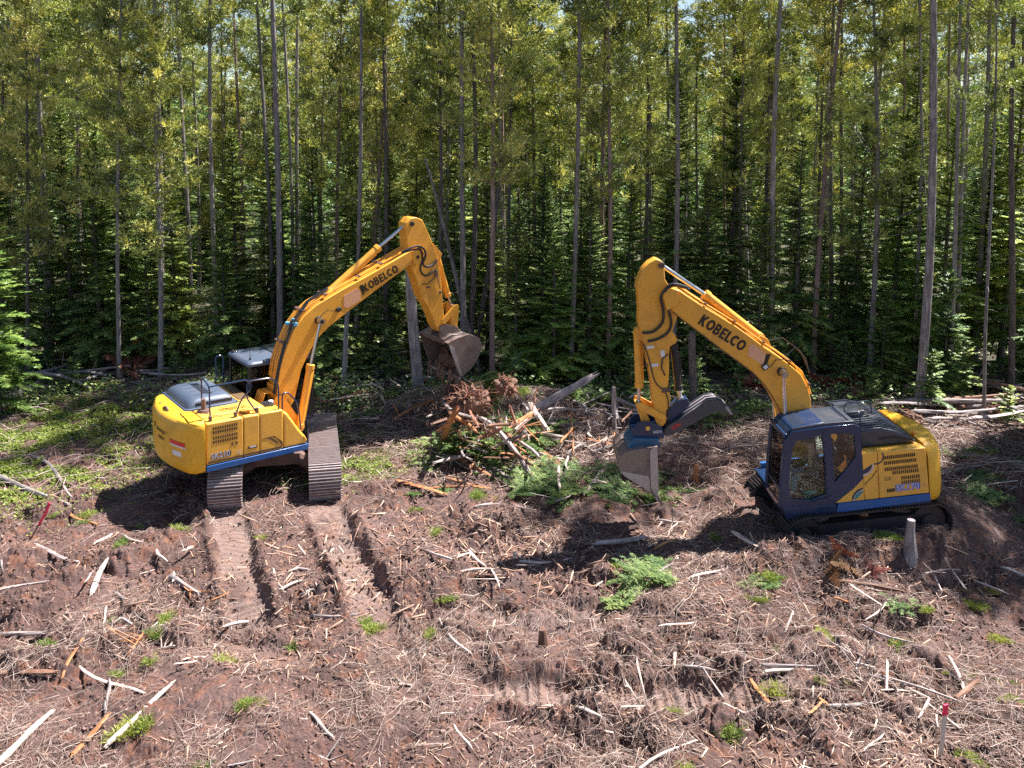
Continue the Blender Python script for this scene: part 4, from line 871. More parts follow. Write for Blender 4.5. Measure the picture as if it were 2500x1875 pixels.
heap(20, 1250, 1560, 650, 150, 12, 45, .05, 'small stick lying on the open churned soil', 'small sticks on the open soil', ['greylog', 'palelog', 'brownlog', 'palelog'], (4, 8), seed=11)
heap(17, 330, 1560, 200, 160, 12, 50, .05, 'small stick on the soil at the lower left', 'small sticks at the lower left', ['greylog', 'palelog', 'orangelog', 'palelog'], (4, 9), seed=12)
heap(17, 2150, 1600, 200, 140, 12, 50, .05, 'small stick on the soil at the lower right', 'small sticks at the lower right', ['greylog', 'palelog', 'orangelog', 'palelog'], (4, 8), seed=13)

# root tangle of the uprooted stump in the pile
def root_ball(u, v, z, R, label, seed, n=46):
    g = G(u, v); k = (CAM_H - z) / CAM_H; r = random.Random(seed); root = empty('root_ball', (g.x * k, g.y * k, hz(g.x, g.y) + z)); tag(root, label, 'root ball')
    mb = MB()
    for i in range(n):
        a = r.random() * 6.28; e = r.uniform(-.7, 1.2); d = Vector((math.cos(a) * math.cos(e), math.sin(a) * math.cos(e), math.sin(e))); p = d * R * .3; P = [p.copy()]
        L = R * r.uniform(.45, 1.05)
        for q in range(5):
            d = (d + Vector((r.gauss(0, .6), r.gauss(0, .4), r.gauss(-.1, .35)))).normalized(); p = p + d * L / 5; P.append(p.copy())
        w = r.uniform(.006, .028); mb.tube(P, [w * (1 - q / 7) for q in range(6)], 5, False)
    mb.build('roots', M['root'], root)
    c = MB(); c.sphere((0, 0, 0), R * .62, 20, (1.15, 1, .85))
    for i, (x, y, z_) in enumerate(c.v):
        s_ = 1 + .35 * (math.sin(x * 19 + y * 7) * math.sin(z_ * 23 + x * 5)); c.v[i] = (x * s_, y * s_, z_ * s_)
    c.build('soil_lump', M['rootsoil'], root, smooth=False); return root
M['rootsoil'] = paint('root_soil', (.15, .085, .06), .95, (.30, .17, .11), .9, 4.0)
root_ball(1150, 1040, .75, .72, 'uprooted stump with a tangle of red roots under the left bucket', 1, 190)
root_ball(1235, 1020, .8, .45, 'dark uprooted root plate right of the root tangle', 2, 90)
root_ball(2215, 1030, .2, .55, 'heap of roots at the foot of the thickest right pine', 3, 50)
root_ball(2090, 965, .1, .5, 'reddish brush heap behind the right engine hood', 4, 55)
root_ball(2425, 1010, .1, .4, 'low root heap near the right edge under the fallen poles', 5, 36)

# cut fir boughs (copies of a few sprays)
def bough_proto(seed, L):
    r = np.random.default_rng(seed); rows = []
    for k in range(11):
        o = np.array([0, 0, .03]) + r.normal(0, .12, 3) * (1, 1, .3); bough_pts(r, o, r.normal(0, .9), L * r.uniform(.45, .9), r.uniform(.05, .4), r.uniform(-.1, .45), rows)
    rows = [(a, unit(d + r.normal(0, .3, d.shape)), l * .75, f) for a, d, l, f in rows]
    return spray_mesh(rows, r, M['cutfir'], 'fir_bough', .55)
BG = [bough_proto(i, L) for i, L in enumerate([.8, 1.0, .6, .9, .7])]
def boughs(spots, label, group, sc=1.0, zup=.0, tilt=.16, name='fir_bough', cat='fir bough', protos=BG):
    for u, v, n, a, b in spots:
        for k in range(n):
            g = G(u, v); x = g.x + r.gauss(0, a); y = g.y + r.gauss(0, b); o = link(name, r.choice(protos)); s = sc * r.uniform(.6, 1.1)
            o.location = (x, y, hz(x, y) + zup * r.random()); o.rotation_euler = (r.gauss(0, tilt), r.gauss(-.1, tilt), r.random() * 6.28); o.scale = (s * 1.15, s * 1.15, s * .42); tag(o, label, cat, group)
boughs([(1080, 1120, 10, .55, .35), (1190, 1110, 15, .6, .35), (1280, 1090, 12, .5, .4)], 'cut dark fir bough on the front of the debris pile', 'cut fir boughs on the front of the pile', 1.3, .55)
boughs([(1165, 1050, 3, .3, .3), (1215, 1050, 8, .4, .4), (1245, 985, 6, .3, .25)], 'cut fir bough stuck up among the roots of the pile', 'cut fir boughs among the roots', .8, 1.1, .6)
boughs([(1350, 1215, 12, .9, .3), (1420, 1180, 8, .8, .4), (1500, 1165, 8, .6, .35), (1300, 1150, 7, .5, .4)], 'light cut fir bough between pile and right bucket', 'cut fir boughs left of the right bucket', .95, .06)
boughs([(1560, 1210, 5, .6, .25), (1620, 1190, 4, .5, .25)], 'cut fir bough lying under the bucket of the right excavator', 'cut fir boughs under the right bucket', .7, .05)
boughs([(1610, 1425, 7, .3, .35), (1560, 1470, 3, .3, .2)], 'cut fir bough at the edge of the boom shadow', 'cut fir boughs at the boom shadow', .7, .1)
boughs([(1600, 1010, 8, .9, .5), (1700, 1040, 8, 1.2, .5), (1480, 1010, 5, .8, .4), (1780, 1020, 6, .8, .5)], 'dark cut fir bough behind the right bucket', 'cut fir boughs behind the right bucket', 1.1, .5)
boughs([(930, 960, 5, .9, .5), (1060, 985, 4, .6, .4), (880, 1000, 3, .4, .5)], 'green fir bough on the soil behind the left arm', 'cut fir boughs behind the left arm', .9, .2)
boughs([(2430, 1200, 5, .7, .5), (2480, 1110, 5, .6, .6), (2450, 1290, 2, .4, .2)], 'dark fir bough lying in the shade at the right edge', 'cut fir boughs at the right edge', 1.0, .15)
boughs([(2190, 1500, 2, .15, .1), (1850, 1460, 3, .3, .15), (330, 1290, 1, .1, .1), (1040, 1215, 3, .3, .12)], 'small green fir sprig lying on the churned soil', 'fir sprigs on the churned soil', .5, .02)
DB = [spray_mesh((lambda rows: (bough_pts(np.random.default_rng(9), (0, 0, 0), 0, 1.0, .3, .3, rows), bough_pts(np.random.default_rng(8), (0, 0, 0), 2.2, .8, .3, .5, rows), bough_pts(np.random.default_rng(7), (0, 0, 0), 4.1, .9, .2, .5, rows), rows)[-1])([]), np.random.default_rng(2), M['deadneedle'], 'dead_bough')]
boughs([(320, 890, 5, .5, .3), (345, 915, 4, .4, .3), (300, 905, 3, .4, .2)], 'dead orange fir bough heaped at the foot of the slim left pine', 'dead orange boughs at the left pine', .9, .5, .5, 'dead_bough', 'dead bough', DB)
boughs([(2060, 1425, 5, .35, .15)], 'rust coloured dead sprig below the mound', 'dead sprigs below the mound', .42, .05, .5, 'dead_bough', 'dead bough', DB)
boughs([(2120, 960, 4, .6, .3), (1830, 945, 2, .4, .3)], 'brown dead bough behind the right excavator', 'dead boughs behind the right excavator', .8, .3, .5, 'dead_bough', 'dead bough', DB)

# small live plants dotted over the clearing
def plant_proto(seed, n, R, h, blade):
    rg = np.random.default_rng(seed); a = rg.random(n) * 6.28; q = R * rg.random(n) ** .7
    if blade:
        p = np.stack([np.cos(a) * q * .5, np.sin(a) * q * .5, np.zeros(n)], 1); d = unit(np.stack([np.cos(a) * .6 * q / R, np.sin(a) * .6 * q / R, np.ones(n)], 1) + rg.normal(0, .15, (n, 3))); L = h * rg.uniform(.4, 1.1, n); w = np.full(n, .006)
    else:
        c_ = rg.integers(0, 6, n); ox = rg.normal(0, R * .4, 6)[c_]; oy = rg.normal(0, R * .4, 6)[c_]; p = np.stack([np.cos(a) * q * .5 + ox, np.sin(a) * q * .5 + oy, h * rg.random(n) * .8], 1); d = unit(np.stack([np.cos(a), np.sin(a), rg.normal(.4, .4, n)], 1)); d = unit(d + np.array([0, 0, .5])); L = rg.uniform(.04, .11, n); w = L * .10
    s = unit(np.cross(d, rg.normal(0, 1, (n, 3)))); V, F = tri_cloud(p, d, s, L, w)
    return np_mesh('leaves', V, F, M['grassm' if blade else 'herb'], {'tint': np.repeat(np.clip(rg.normal(.55, .25, n), 0, 1), 3)})
PP = [plant_proto(1, 420, .20, .10, False), plant_proto(2, 700, .32, .10, False), plant_proto(3, 60, .14, .13, True), plant_proto(4, 90, .22, .11, True)]
plants = [(218, 1260, 1), (360, 1190, 1), (150, 1240, 1), (235, 1190, 1), (200, 1290, 0), (305, 1355, 0), (170, 1270, 0), (275, 1525, 1), (395, 1520, 1), (395, 1550, 1), (30, 1590, 1), (110, 1600, 0), (370, 1620, 1), (295, 1640, 0), (640, 1730, 3), (600, 1735, 1), (550, 1610, 1), (310, 1780, 1), (345, 1770, 0), (715, 1560, 0),
 (500, 1860, 1), (1060, 1300, 1), (1015, 1255, 1), (1170, 1225, 1), (1215, 1222, 3), (890, 1515, 0), (900, 1545, 1), (1055, 1555, 0), (2065, 1690, 2), (2000, 1690, 3), (2310, 1640, 2), (2370, 1640, 3), (2440, 1655, 3), (2480, 1660, 3), (2010, 1585, 1), (1850, 1480, 1), (1870, 1440, 1), (1810, 1190, 1), (1790, 1225, 1), (1900, 1440, 0), (1900, 1690, 1), (1790, 1760, 1), (2380, 1490, 1), (2260, 1520, 0), (2160, 1385, 1), (1750, 1340, 1), (1900, 1560, 1), (1675, 1870, 1), (1640, 1720, 1), (1500, 1390, 1), (2470, 1730, 0), (2370, 1860, 1), (2200, 1590, 0), (440, 1310, 1), (1095, 1460, 0), (2440, 1560, 1), (700, 1180, 0), (640, 1310, 1)]
for i, (u, v, k) in enumerate(plants):
    g = G(u, v); o = link('small_plant', PP[k]); o.location = (g.x, g.y, hz(g.x, g.y)); o.rotation_euler = (0, 0, i * 1.7); s = r.uniform(.5, .95); o.scale = (s * 1.3, s, s * .8)
    side = 'left' if u < 900 else ('middle' if u < 1700 else 'right'); row = 'far' if v < 1350 else 'near'
    tag(o, '%s in the %s %s of the clearing' % ('green grass tuft' if k > 1 else 'small leafy green plant', row, side), 'plant', '%s in the %s %s of the clearing' % ('grass tufts' if k > 1 else 'leafy plants', row, side))

# survey markers
sp = G(2296, 1852); st = empty('survey_stake', (sp.x, sp.y, hz(sp.x, sp.y)), (0.02, 0.0, .3)); tag(st, 'white lath survey stake with red painted top at the lower right', 'stake')
m_ = MB(); m_.box((0, 0, .33), (.075, .02, .72)); m_.build('lath', M['stake'], st, .003); m_ = MB(); m_.box((0, 0, .775), (.079, .024, .17)); m_.prism([(-.05, .70), (.05, .70), (0, .80)], -.016, .016); m_.build('painted_top', M['fluo'], st, .002)
sp = G(79, 1303); st = empty('marker_stick', (sp.x, sp.y, hz(sp.x, sp.y)), (-.1, .50, 0)); tag(st, 'leaning stick wrapped in bright pink tape at the left of the clearing', 'marker')
m_ = MB(); m_.tube([(0, 0, -.05), (.01, 0, .35)], .022, 6); m_.build('stick', M['brownlog'], st); m_ = MB(); m_.tube([(.01, 0, .30), (.02, 0, .6), (0, 0, .86)], [.03, .032, .028], 6); m_.build('tape', M['fluo'], st)

# soil falling out of the left bucket
def falling():
    rg = np.random.default_rng(3); n = 2600; a = AT(1112, 925, 25.0); b = AT(1128, 1000, 24.8); t = rg.random(n); wv = .10 + .42 * t
    p = np.array(a)[None] * (1 - t)[:, None] + np.array(b)[None] * t[:, None] + rg.normal(0, 1, (n, 3)) * np.stack([wv * .6, wv * .5, np.full(n, .05)], 1)
    d = unit(rg.normal(0, .35, (n, 3)) + np.array([0, 0, -1.])); s = unit(np.cross(d, rg.normal(0, 1, (n, 3)))); V, F = tri_cloud(p, d, s, rg.uniform(.05, .26, n), rg.uniform(.008, .03, n))
    tag(link('falling_soil', np_mesh('falling_soil', V, F, M['clods'], {'tint': np.repeat(rg.uniform(.3, 1, n), 3)})), 'brown soil and root strands pouring out of the left bucket', 'falling soil', kind='stuff')
falling()

ORD = [] + ['first', 'second', 'third', 'fourth', 'fifth', 'sixth', 'seventh', 'eighth', 'ninth', 'tenth', 'eleventh', 'twelfth', 'thirteenth', 'fourteenth', 'fifteenth', 'sixteenth', 'seventeenth', 'eighteenth', 'nineteenth', 'twentieth'] + ['twenty ' + q for q in ('first', 'second', 'third', 'fourth', 'fifth', 'sixth', 'seventh', 'eighth', 'ninth')] + ['thirtieth'] + ['thirty ' + q for q in ('first', 'second', 'third', 'fourth', 'fifth', 'sixth', 'seventh', 'eighth', 'ninth')] + ['fortieth'] + ['forty ' + q for q in ('first', 'second', 'third', 'fourth', 'fifth', 'sixth', 'seventh', 'eighth', 'ninth')]
def _spell_places_doc(): pass
def spell_places():
    """look-alikes get their place in the row, counted from the left as seen from the clearing"""
    by = {}
    for o in C.objects:
        if o.parent is None and 'label' in o.keys() and 'kind' not in o.keys(): by.setdefault(o['label'], []).append(o)
    for lab, os_ in by.items():
        if len(os_) < 2 or len(os_) > 49: continue
        os_.sort(key=lambda o: o.location.x / o.location.y)
        for i, o in enumerate(os_): o['label'] = '%s, %s from left' % (lab, ORD[i])
spell_places()

# ---------------------------------------------------------------- excavators
def xz(path, y): return [(x, y, z) for x, z in path]
def pin(mb, x, z, y0, y1, r): mb.cyl((x, y0, z), (x, y1, z), r, n=16)
def cylinder(root, name, base, mid, end, y, r, rod, mat='boomyellow'):
    a, m, e = [Vector((p[0], y, p[1])) for p in (base, mid, end)]
    mb = MB(); mb.cyl(a, m, r, n=20); d = (m - a).normalized(); mb.cyl(m - d * .10, m + d * .02, r * 1.18, n=20); mb.cyl(a - d * .02, a + d * .08, r * 1.1, n=20)
    mb.cyl((a.x, y - .09, a.z), (a.x, y + .09, a.z), r * 1.05, n=16)
    s = Vector((0, 1, 0)).cross(d).normalized() * (r * 1.15); mb.tube([a + d * .15 + s, m - d * .15 + s], .022, 6)
    o = mb.build(name, M[mat], root, .006)
    q = MB(); q.cyl(m - d * .05, e, rod, n=16); q.cyl((e.x, y - .10, e.z), (e.x, y + .10, e.z), rod * 1.9, n=16); q.build('rod', M['chrome'], o); return o
def rot_child(o, yaw, z=0, p=0, r_=0): o.rotation_euler = (r_, p, yaw); o.location = (o.location.x, o.location.y, o.location.z + z); return o
def tracks(root, yaw, gauge, L, Hh, shoe, off=(0, 0, 0), tilt=(0, 0), nshoe=46, mt='track', mf='rust'):
    R = Hh / 2; st = L - 2 * R; per = 2 * st + 2 * math.pi * R
    def pt(s):
        s %= per
        if s < st: return (st / 2 - s, 0.0, math.pi)
        s -= st
        if s < math.pi * R: a = s / R; return (-st / 2 - R * math.sin(a), R - R * math.cos(a), math.pi - a)
        s -= math.pi * R
        if s < st: return (-st / 2 + s, 2 * R, 0)
        s -= st; a = s / R; return (st / 2 + R * math.sin(a), R + R * math.cos(a), -a)
    out = []
    for sy in (-1, 1):
        Y = sy * gauge / 2; mb = MB(); gb = MB(); pitch = per / nshoe
        for k in range(nshoe):
            x, z, a = pt(k * pitch); t = Vector((math.cos(a), 0, math.sin(a))); nrm = Vector((-math.sin(a), 0, math.cos(a)))
            Mx = Matrix((t, (0, 1, 0), nrm)).transposed()
            jit = random.uniform(-.004, .004)
            mb.box(Vector((x, Y, z)) + nrm * jit, (pitch * .97, shoe, .030), Mx)
            for g_ in (-.36, 0, .36): gb.box(Vector((x, Y, z)) + nrm * (.032 + jit) + t * (g_ * pitch), (.020, shoe * .995, .045), Mx)
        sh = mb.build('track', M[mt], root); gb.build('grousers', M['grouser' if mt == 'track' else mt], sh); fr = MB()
        fr.box((0, Y, R * .98), (st + .1, .26, R * .85)); fr.box((0, Y - sy * .05, R * 1.3), (st * .8, .34, .10))
        for k in range(8):
            x = -st / 2 + .2 + (st - .4) * k / 7; fr.cyl((x, Y - .17, .15), (x, Y + .17, .15), .095, n=14)
        f = fr.build('track_frame', M[mf], sh, .01)
        for x, nm in ((st / 2, 'idler'), (-st / 2, 'sprocket')):
            w = MB(); w.cyl((x, Y - .13, R), (x, Y + .13, R), R * .86, n=22); w.cyl((x, Y - .19, R), (x, Y + .19, R), R * .4, n=18); w.build(nm, M[mf], sh, .008)
        out.append(sh)
    mb = MB(); mb.box((0, 0, .72), (1.7, 1.15, .30)); mb.cyl((0, 0, .80), (0, 0, 1.02), .62, n=32)
    for sx in (-1, 1):
        for sy in (-1, 1):
            P = [(sx * .35, sy * .35, .70), (sx * .85, sy * .75, .62), (sx * 1.1, sy * (gauge / 2 - .08), .50)]; mb.tube(P, [.20, .17, .15], 10)
    out.append(mb.build('undercarriage_frame', M['rust'], root, .01))
    for o in out:
        o.location = off; o.rotation_euler = (tilt[0], tilt[1], yaw)
    return out
def cw_ring(xf, w, Rr, z, inset, n=22, yc=0.0):
    """counterweight plan outline: straight front, rounded tail"""
    P = [(xf, -w + inset, z)]; yl = w - inset
    for k in range(n + 1):
        y = -yl + 2 * yl * k / n; c = abs(y) / w
        x = -(Rr - inset) * math.cos(math.asin(min(.999, abs(y) * .98 / Rr))) + (max(0, c - .86) / .14) ** 2 * .28
        P.append((min(x, xf - .01), y + yc, z))
    P.append((xf, w - inset, z)); return P
def handrail(root, path, r=.019, mat='navy'):
    P = [Vector(p) for p in path]; out = [P[0]]
    for a, b, c in zip(P, P[1:], P[2:]):
        la = min(.09, (b - a).length * .4); lc = min(.09, (c - b).length * .4); out += [b + (a - b).normalized() * la, b + ((a - b).normalized() * la + (c - b).normalized() * lc) * .28, b + (c - b).normalized() * lc]
    out.append(P[-1]); return MB().tube(out, r, 8).build('handrail', M[mat], root)
def bucket(root, prof, y0, y1, mouth_n, teeth_dir, mats=('steel', 'steel'), nt=5, side_edge=None):
    """prof: side outline; first mouth_n points onwards is the outer shell, the mouth edge is open"""
    th = .03
    sh = MB(); shell = prof[:mouth_n]
    cx = sum(p[0] for p in prof) / len(prof); cz = sum(p[1] for p in prof) / len(prof)
    inn = [(x + (cx - x) / math.hypot(cx - x, cz - z) * th, z + (cz - z) / math.hypot(cx - x, cz - z) * th) for x, z in shell]
    for i in range(len(shell) - 1):
        sh.prism([shell[i], shell[i + 1], inn[i + 1], inn[i]], y0 + .002, y1 - .002)
    b = sh.build('bucket', M[mats[0]], root)
    for y in (y0, y1):
        p = MB(); p.prism(prof, y - .017, y + .017); p.build('side_plate', M[mats[1]], b, .004)
    lx, lz = shell[-1]; d = Vector((teeth_dir[0], 0, teeth_dir[1])).normalized()
    for k in range(nt):
        y = y0 + .07 + (y1 - y0 - .14) * k / (nt - 1); t = MB(); s = d.cross(Vector((0, 1, 0))) * .035; c = Vector((lx, y, lz)) - d * .05; w = Vector((0, .055, 0))
        t.loft([[c - w - s, c + w - s, c + w + s, c - w + s], [c + d * .16 - w * .8 - s * .7, c + d * .16 + w * .8 - s * .7, c + d * .16 + w * .8 + s * .7, c + d * .16 - w * .8 + s * .7], [c + d * .29 - w * .5 - s * .15, c + d * .29 + w * .5 - s * .15, c + d * .29 + w * .5 + s * .15, c + d * .29 - w * .5 + s * .15]])
        t.build('tooth', M[mats[0]], b, .004)
    lip = MB(); lip.box((lx, (y0 + y1) / 2, lz), (.05, y1 - y0 + .05, .09)); lip.build('lip', M['worn'], b, .006)
    return b
def slots(root, rows, y, sgn, w=.030, h=.075, name='vent_grille'):
    mb = MB()
    for xa, xb, z, n in rows:
        for k in range(n):
            x = xa + (xb - xa) * k / (n - 1); mb.prism([(x - w / 2, z - h / 2 + .008), (x, z - h / 2), (x + w / 2, z - h / 2 + .008), (x + w / 2, z + h / 2 - .008), (x, z + h / 2), (x - w / 2, z + h / 2 - .008)], y - .004, y + .004)
    return mb.build(name, M['decal'], root, smooth=False)
def seat(root, x, y, z):
    s = MB(); s.box((x, y, z), (.48, .48, .12)); o = s.build('seat', M['seat'], root, .03); b = MB(); b.box((x - .24, y, z + .38), (.12, .46, .70)); b.box((x - .25, y, z + .80), (.09, .26, .18)); b.build('seat_back', M['seat'], o, .03); return o

# ================= left excavator
LR = empty('excavator', (-6.45, 21.37, 0), (R_(1.68), R_(1.53), R_(39.86)))
tag(LR, 'larger yellow excavator at the left, seen from behind, its bucket raised towards the trees', 'excavator', 'yellow excavators working in the clearing')
tracks(LR, R_(104 - 39.86), 2.36, 4.4, .92, .80, off=(.22, .0, -.04), tilt=(R_(-1), R_(0)))
m = MB(); m.box((-.93, .02, 1.09), (2.55, 2.6, .16)); m.box((.75, .85, 1.09), (.8, 1.0, .14)); m.cyl((0, 0, .98), (0, 0, 1.06), .75, n=30); m.build('upper_frame', M['rust'], LR, .01)
m = MB(); m.prism([(-2.2, 1.055), (.36, 1.055), (.43, 1.12), (.40, 1.21), (-2.2, 1.20)], -1.385, -1.22); m.build('side_rail', M['blue'], LR, .012)
m = MB(); m.prism([(-2.2, 1.055), (.9, 1.055), (.9, 1.20), (-2.2, 1.20)], 1.22, 1.46); m.build('side_rail', M['blue'], LR, .012)
# counterweight
m = MB(); m.loft([cw_ring(-2.22, 1.38, 2.86, z, i) for z, i in ((1.0, .22), (1.03, .10), (1.10, .03), (1.3, 0), (2.10, 0), (2.20, .03), (2.27, .09), (2.30, .2))])
cwt = m.build('counterweight', M['cwyellow'], LR, 0); 
for x, y in ((-2.52, -.75), (-2.62, .55)): m = MB(); m.cyl((x, y, 2.285), (x, y, 2.312), .035, n=12); m.build('plug', M['rust'], cwt)
m = MB()
m.tube([(-2.66, -.15, 2.29), (-2.66, .02, 2.36), (-2.66, .2, 2.29)], .03, 8); m.build('lifting_eye', M['rust'], cwt)
def on_cw(y, z, dx=.012, Rr=2.86, w=1.38):
    x = -Rr * math.cos(math.asin(min(.999, abs(y) * .98 / Rr))) + (max(0, abs(y) / w - .86) / .14) ** 2 * .28; return Vector((x - dx, y, z))
def cw_strip(name, ya, yb, za, zb, mat, dx, n=8, th=.02, parent=cwt):
    m = MB(); rings = []
    for k in range(n + 1):
        y = ya + (yb - ya) * k / n; p = on_cw(y, 0, dx); rings.append([(p.x, y, za), (p.x, y, zb), (p.x + th, y, zb), (p.x + th, y, za)])
    m.loft(rings); return m.build(name, M[mat], parent, .003)
cw_strip('tail_light', -1.16, -.64, 1.70, 1.79, 'redlens', .02); cw_strip('reflector_strip', -1.17, -.65, 1.655, 1.695, 'white', .016)
cw_strip('dealer_badge', -1.04, -.74, 1.43, 1.55, 'white', .010)
def cw_text(s, y, z, size, mat, yd=-1):
    p = on_cw(y, z, .016); q = on_cw(y + .2 * yd, z, .016); return text_mesh('lettering', s, size, M[mat], cwt, p, (q - p), (0, 0, 1), .002, .002, .85)
cw_text('JD', .30, 1.86, .15, 'decal'); cw_text('EXCAVATION', .10, 1.83, .11, 'decal'); cw_text('DIVISION', -.02, 1.66, .10, 'browndecal')
# house
m = MB(); m.prism([(-2.2, 1.21), (-2.2, 2.29), (-.62, 2.29), (-.55, 2.2), (-.55, 1.21)], -1.0, 1.44); m.build('engine_deck', M['yellow'], LR, .05, seg=3)
for i, (xa, xb) in enumerate(((-2.19, -1.295), (-1.285, -.885), (-.875, -.275))):
    m = MB(); m.prism([(xa, 1.215), (xb, 1.215), (xb, 2.14), (xb, 2.235), (xa, 2.245)], -1.365, -.99); o = m.build('side_panel', M['yellow'], LR, .035, seg=3)
    if i == 0: slots(o, [(-2.02, -1.46, 2.10, 11), (-2.02, -1.46, 2.00, 11), (-2.02, -1.46, 1.86, 11), (-2.02, -1.46, 1.76, 11)], -1.366, -1); 
    if i == 0:
        q = MB(); q.box((-1.57, -1.367, 1.63), (.05, .006, .08)); q.box((-1.47, -1.367, 1.63), (.05, .006, .08)); q.build('panel_latch', M['browndecal'], o)
        text_mesh('lettering', 'SK210', .185, M['decal'], o, (-2.085, -1.3665, 1.345), (1, 0, .0), (0, 0, 1), .002, .010, .95); text_mesh('lettering', 'SK210', .185, M['silver'], o, (-2.09, -1.370, 1.35), (1, 0, .0), (0, 0, 1), .002, .002, .95)
        text_mesh('lettering', 'LC', .11, M['silver'], o, (-1.46, -1.370, 1.36), (1, 0, .0), (0, 0, 1), .002, .001, .8)
    if i == 1: q = MB(); q.box((-1.07, -1.367, 1.44), (.24, .006, .07)); q.build('data_sticker', M['browndecal'], o); q = MB(); q.box((-1.06, -1.371, 1.445), (.16, .004, .03)); q.build('data_sticker', M['white'], o)
    if i == 2:
        q = MB(); q.prism([(-.82, 1.60), (-.62, 1.60), (-.42, 1.44), (-.42, 1.34), (-.48, 1.42), (-.66, 1.56)], -1.369, -1.364); q.prism([(-.62, 1.62), (-.50, 1.60), (-.30, 1.42), (-.29, 1.28), (-.36, 1.38), (-.44, 1.52)], -1.370, -1.364); q.build('swoosh_decal', M['browndecal'], o, smooth=False)
m = MB(); m.box((-1.24, -1.368, 1.275), (1.86, .006, .055)); m.build('stripe_decal', M['browndecal'], LR)
m = MB(); m.prism([(-.265, 1.215), (-.265, 2.16), (-.16, 2.12), (.0, 1.88), (.17, 1.62), (.33, 1.42), (.39, 1.30), (.39, 1.215)], -1.36, -.52); m.build('front_cover', M['yellow'], LR, .06, seg=4)
m = MB(); m.prism([(-.60, 1.215), (-.60, 2.225), (-.28, 2.20), (-.28, 1.215)], -.99, -.52); m.build('tool_box', M['yellow'], LR, .02)
m = MB(); m.box((-.42, -.74, 2.24), (.26, .34, .03)); m.build('step_plate', M['black'], LR, .005); m = MB(); m.cyl((-.30, -.70, 2.24), (-.30, -.70, 2.29), .06, n=18); m.build('filler_cap', M['white'], LR)
for x, y in ((-.98, -.82), (-1.12, -1.08)):
    m = MB(); m.cyl((x, y, 2.28), (x, y, 2.325), .13, n=24); m.cyl((x, y, 2.32), (x, y, 2.345), .09, n=20); m.build('tank_cap', M['yellow'], LR, .006)
# deck seams and slots
m = MB()
for a, b in (((-2.18, -1.30), (-2.18, 1.35)), ((-1.0, -1.3), (-1.0, 1.3)), ((-2.1, -.55), (-1.75, -1.2)), ((-1.55, -.48), (-1.2, -1.2)), ((-.9, -.5), (-.9, 1.2)), ((-1.0, -.35), (-.6, -.35))):
    m.tube([(a[0], a[1], 2.292), (b[0], b[1], 2.292)], .007, 5)
m.build('deck_seam', M['seam'], LR)
m = MB()
for j in range(3):
    for k in range(9): m.box((-1.62 + k * .05, -.66 - j * .07, 2.293), (.026, .045, .008))
for k in range(7): m.box((-2.0 + k * .05, -.80, 2.293), (.03, .02, .008))
m.build('deck_vent', M['decal'], LR, smooth=False)
m = MB(); m.box((-.80, .02, 2.30), (.3, .5, .02)); m.box((-.78, .80, 2.30), (.26, .9, .02)); m.build('deck_panel', M['browndecal'], LR, .004)
# bonnet
def rr_ring(x0, x1, y0, y1, z, r, n=5):
    P = []
    for cx, cy, a0 in ((x1 - r, y1 - r, 0), (x0 + r, y1 - r, 90), (x0 + r, y0 + r, 180), (x1 - r, y0 + r, 270)):
        for k in range(n + 1): a = R_(a0 + 90 * k / n); P.append((cx + r * math.cos(a), cy + r * math.sin(a), z))
    return P
m = MB(); m.loft([rr_ring(-2.33 + i, -1.04 - i, -.40 + i * .8, 1.34 - i, z, .10 + i * .3) for z, i in ((2.285, 0), (2.315, 0), (2.33, .04), (2.38, .06), (2.46, .11), (2.52, .20), (2.545, .32), (2.55, .5))])
bn = m.build('engine_bonnet', M['roofgrey'], LR, 0)
m = MB(); m.loft([rr_ring(-2.36, -1.01, -.43, 1.37, z, .12) for z in (2.283, 2.305)]); m.build('bonnet_rim', M['navy'], bn, .005)
m = MB()
for k in range(17): m.box((-2.05 + k * .054, -.345, 2.405), (.028, .03, .075))
m.build('vent_grille', M['black'], bn, .004)
m = MB()
for y in (-.02, .28, .58, .88): m.tube([(-2.17, y, 2.475), (-2.0, y, 2.545), (-1.7, y, 2.552), (-1.38, y, 2.545), (-1.2, y, 2.475)], .008, 5)
m.build('bonnet_rib', M['grey'], bn)
m = MB(); m.tube([(-1.98, -.62, 2.28), (-1.98, -.62, 2.36)], [.16, .13], 14); m.build('exhaust_base', M['rust'], LR, .01)
m = MB(); m.tube([(-1.98, -.62, 2.36), (-1.98, -.62, 2.5), (-1.99, -.64, 2.62)], [.06, .05, .045], 12); m.build('exhaust_pipe', M['rust'], LR)
handrail(LR, [(-1.98, -.50, 2.29), (-1.98, -.50, 3.16), (-2.05, -1.20, 3.08), (-2.05, -1.24, 2.26)]); handrail(LR, [(-2.05, -1.20, 3.08), (-1.12, -1.24, 3.12), (-1.02, -1.24, 2.92), (-1.32, -1.26, 2.62), (-1.45, -1.26, 2.26)])
handrail(LR, [(-.90, -1.24, 2.24), (-1.16, -1.24, 2.66), (-1.14, -1.24, 3.08), (-.52, -1.24, 3.06), (-.34, -1.24, 2.86), (-.34, -1.24, 2.22)]); handrail(LR, [(-.26, -1.28, 2.15), (-.26, -1.28, 2.64), (-.10, -1.28, 2.62), (.16, -1.28, 2.30), (.24, -1.28, 1.60)])
handrail(LR, [(.40, -1.36, 1.22), (.40, -1.38, 1.6)]); handrail(LR, [(-.92, 1.40, 2.26), (-.92, 1.40, 3.05), (-.72, 1.40, 3.05), (-.72, 1.40, 2.26)])
for x, y in ((-2.05, -1.24), (-1.45, -1.26), (-.90, -1.24)):
    m = MB(); m.box((x, y, 2.31), (.07, .07, .12)); m.build('rail_foot', M['rust'], LR, .008)
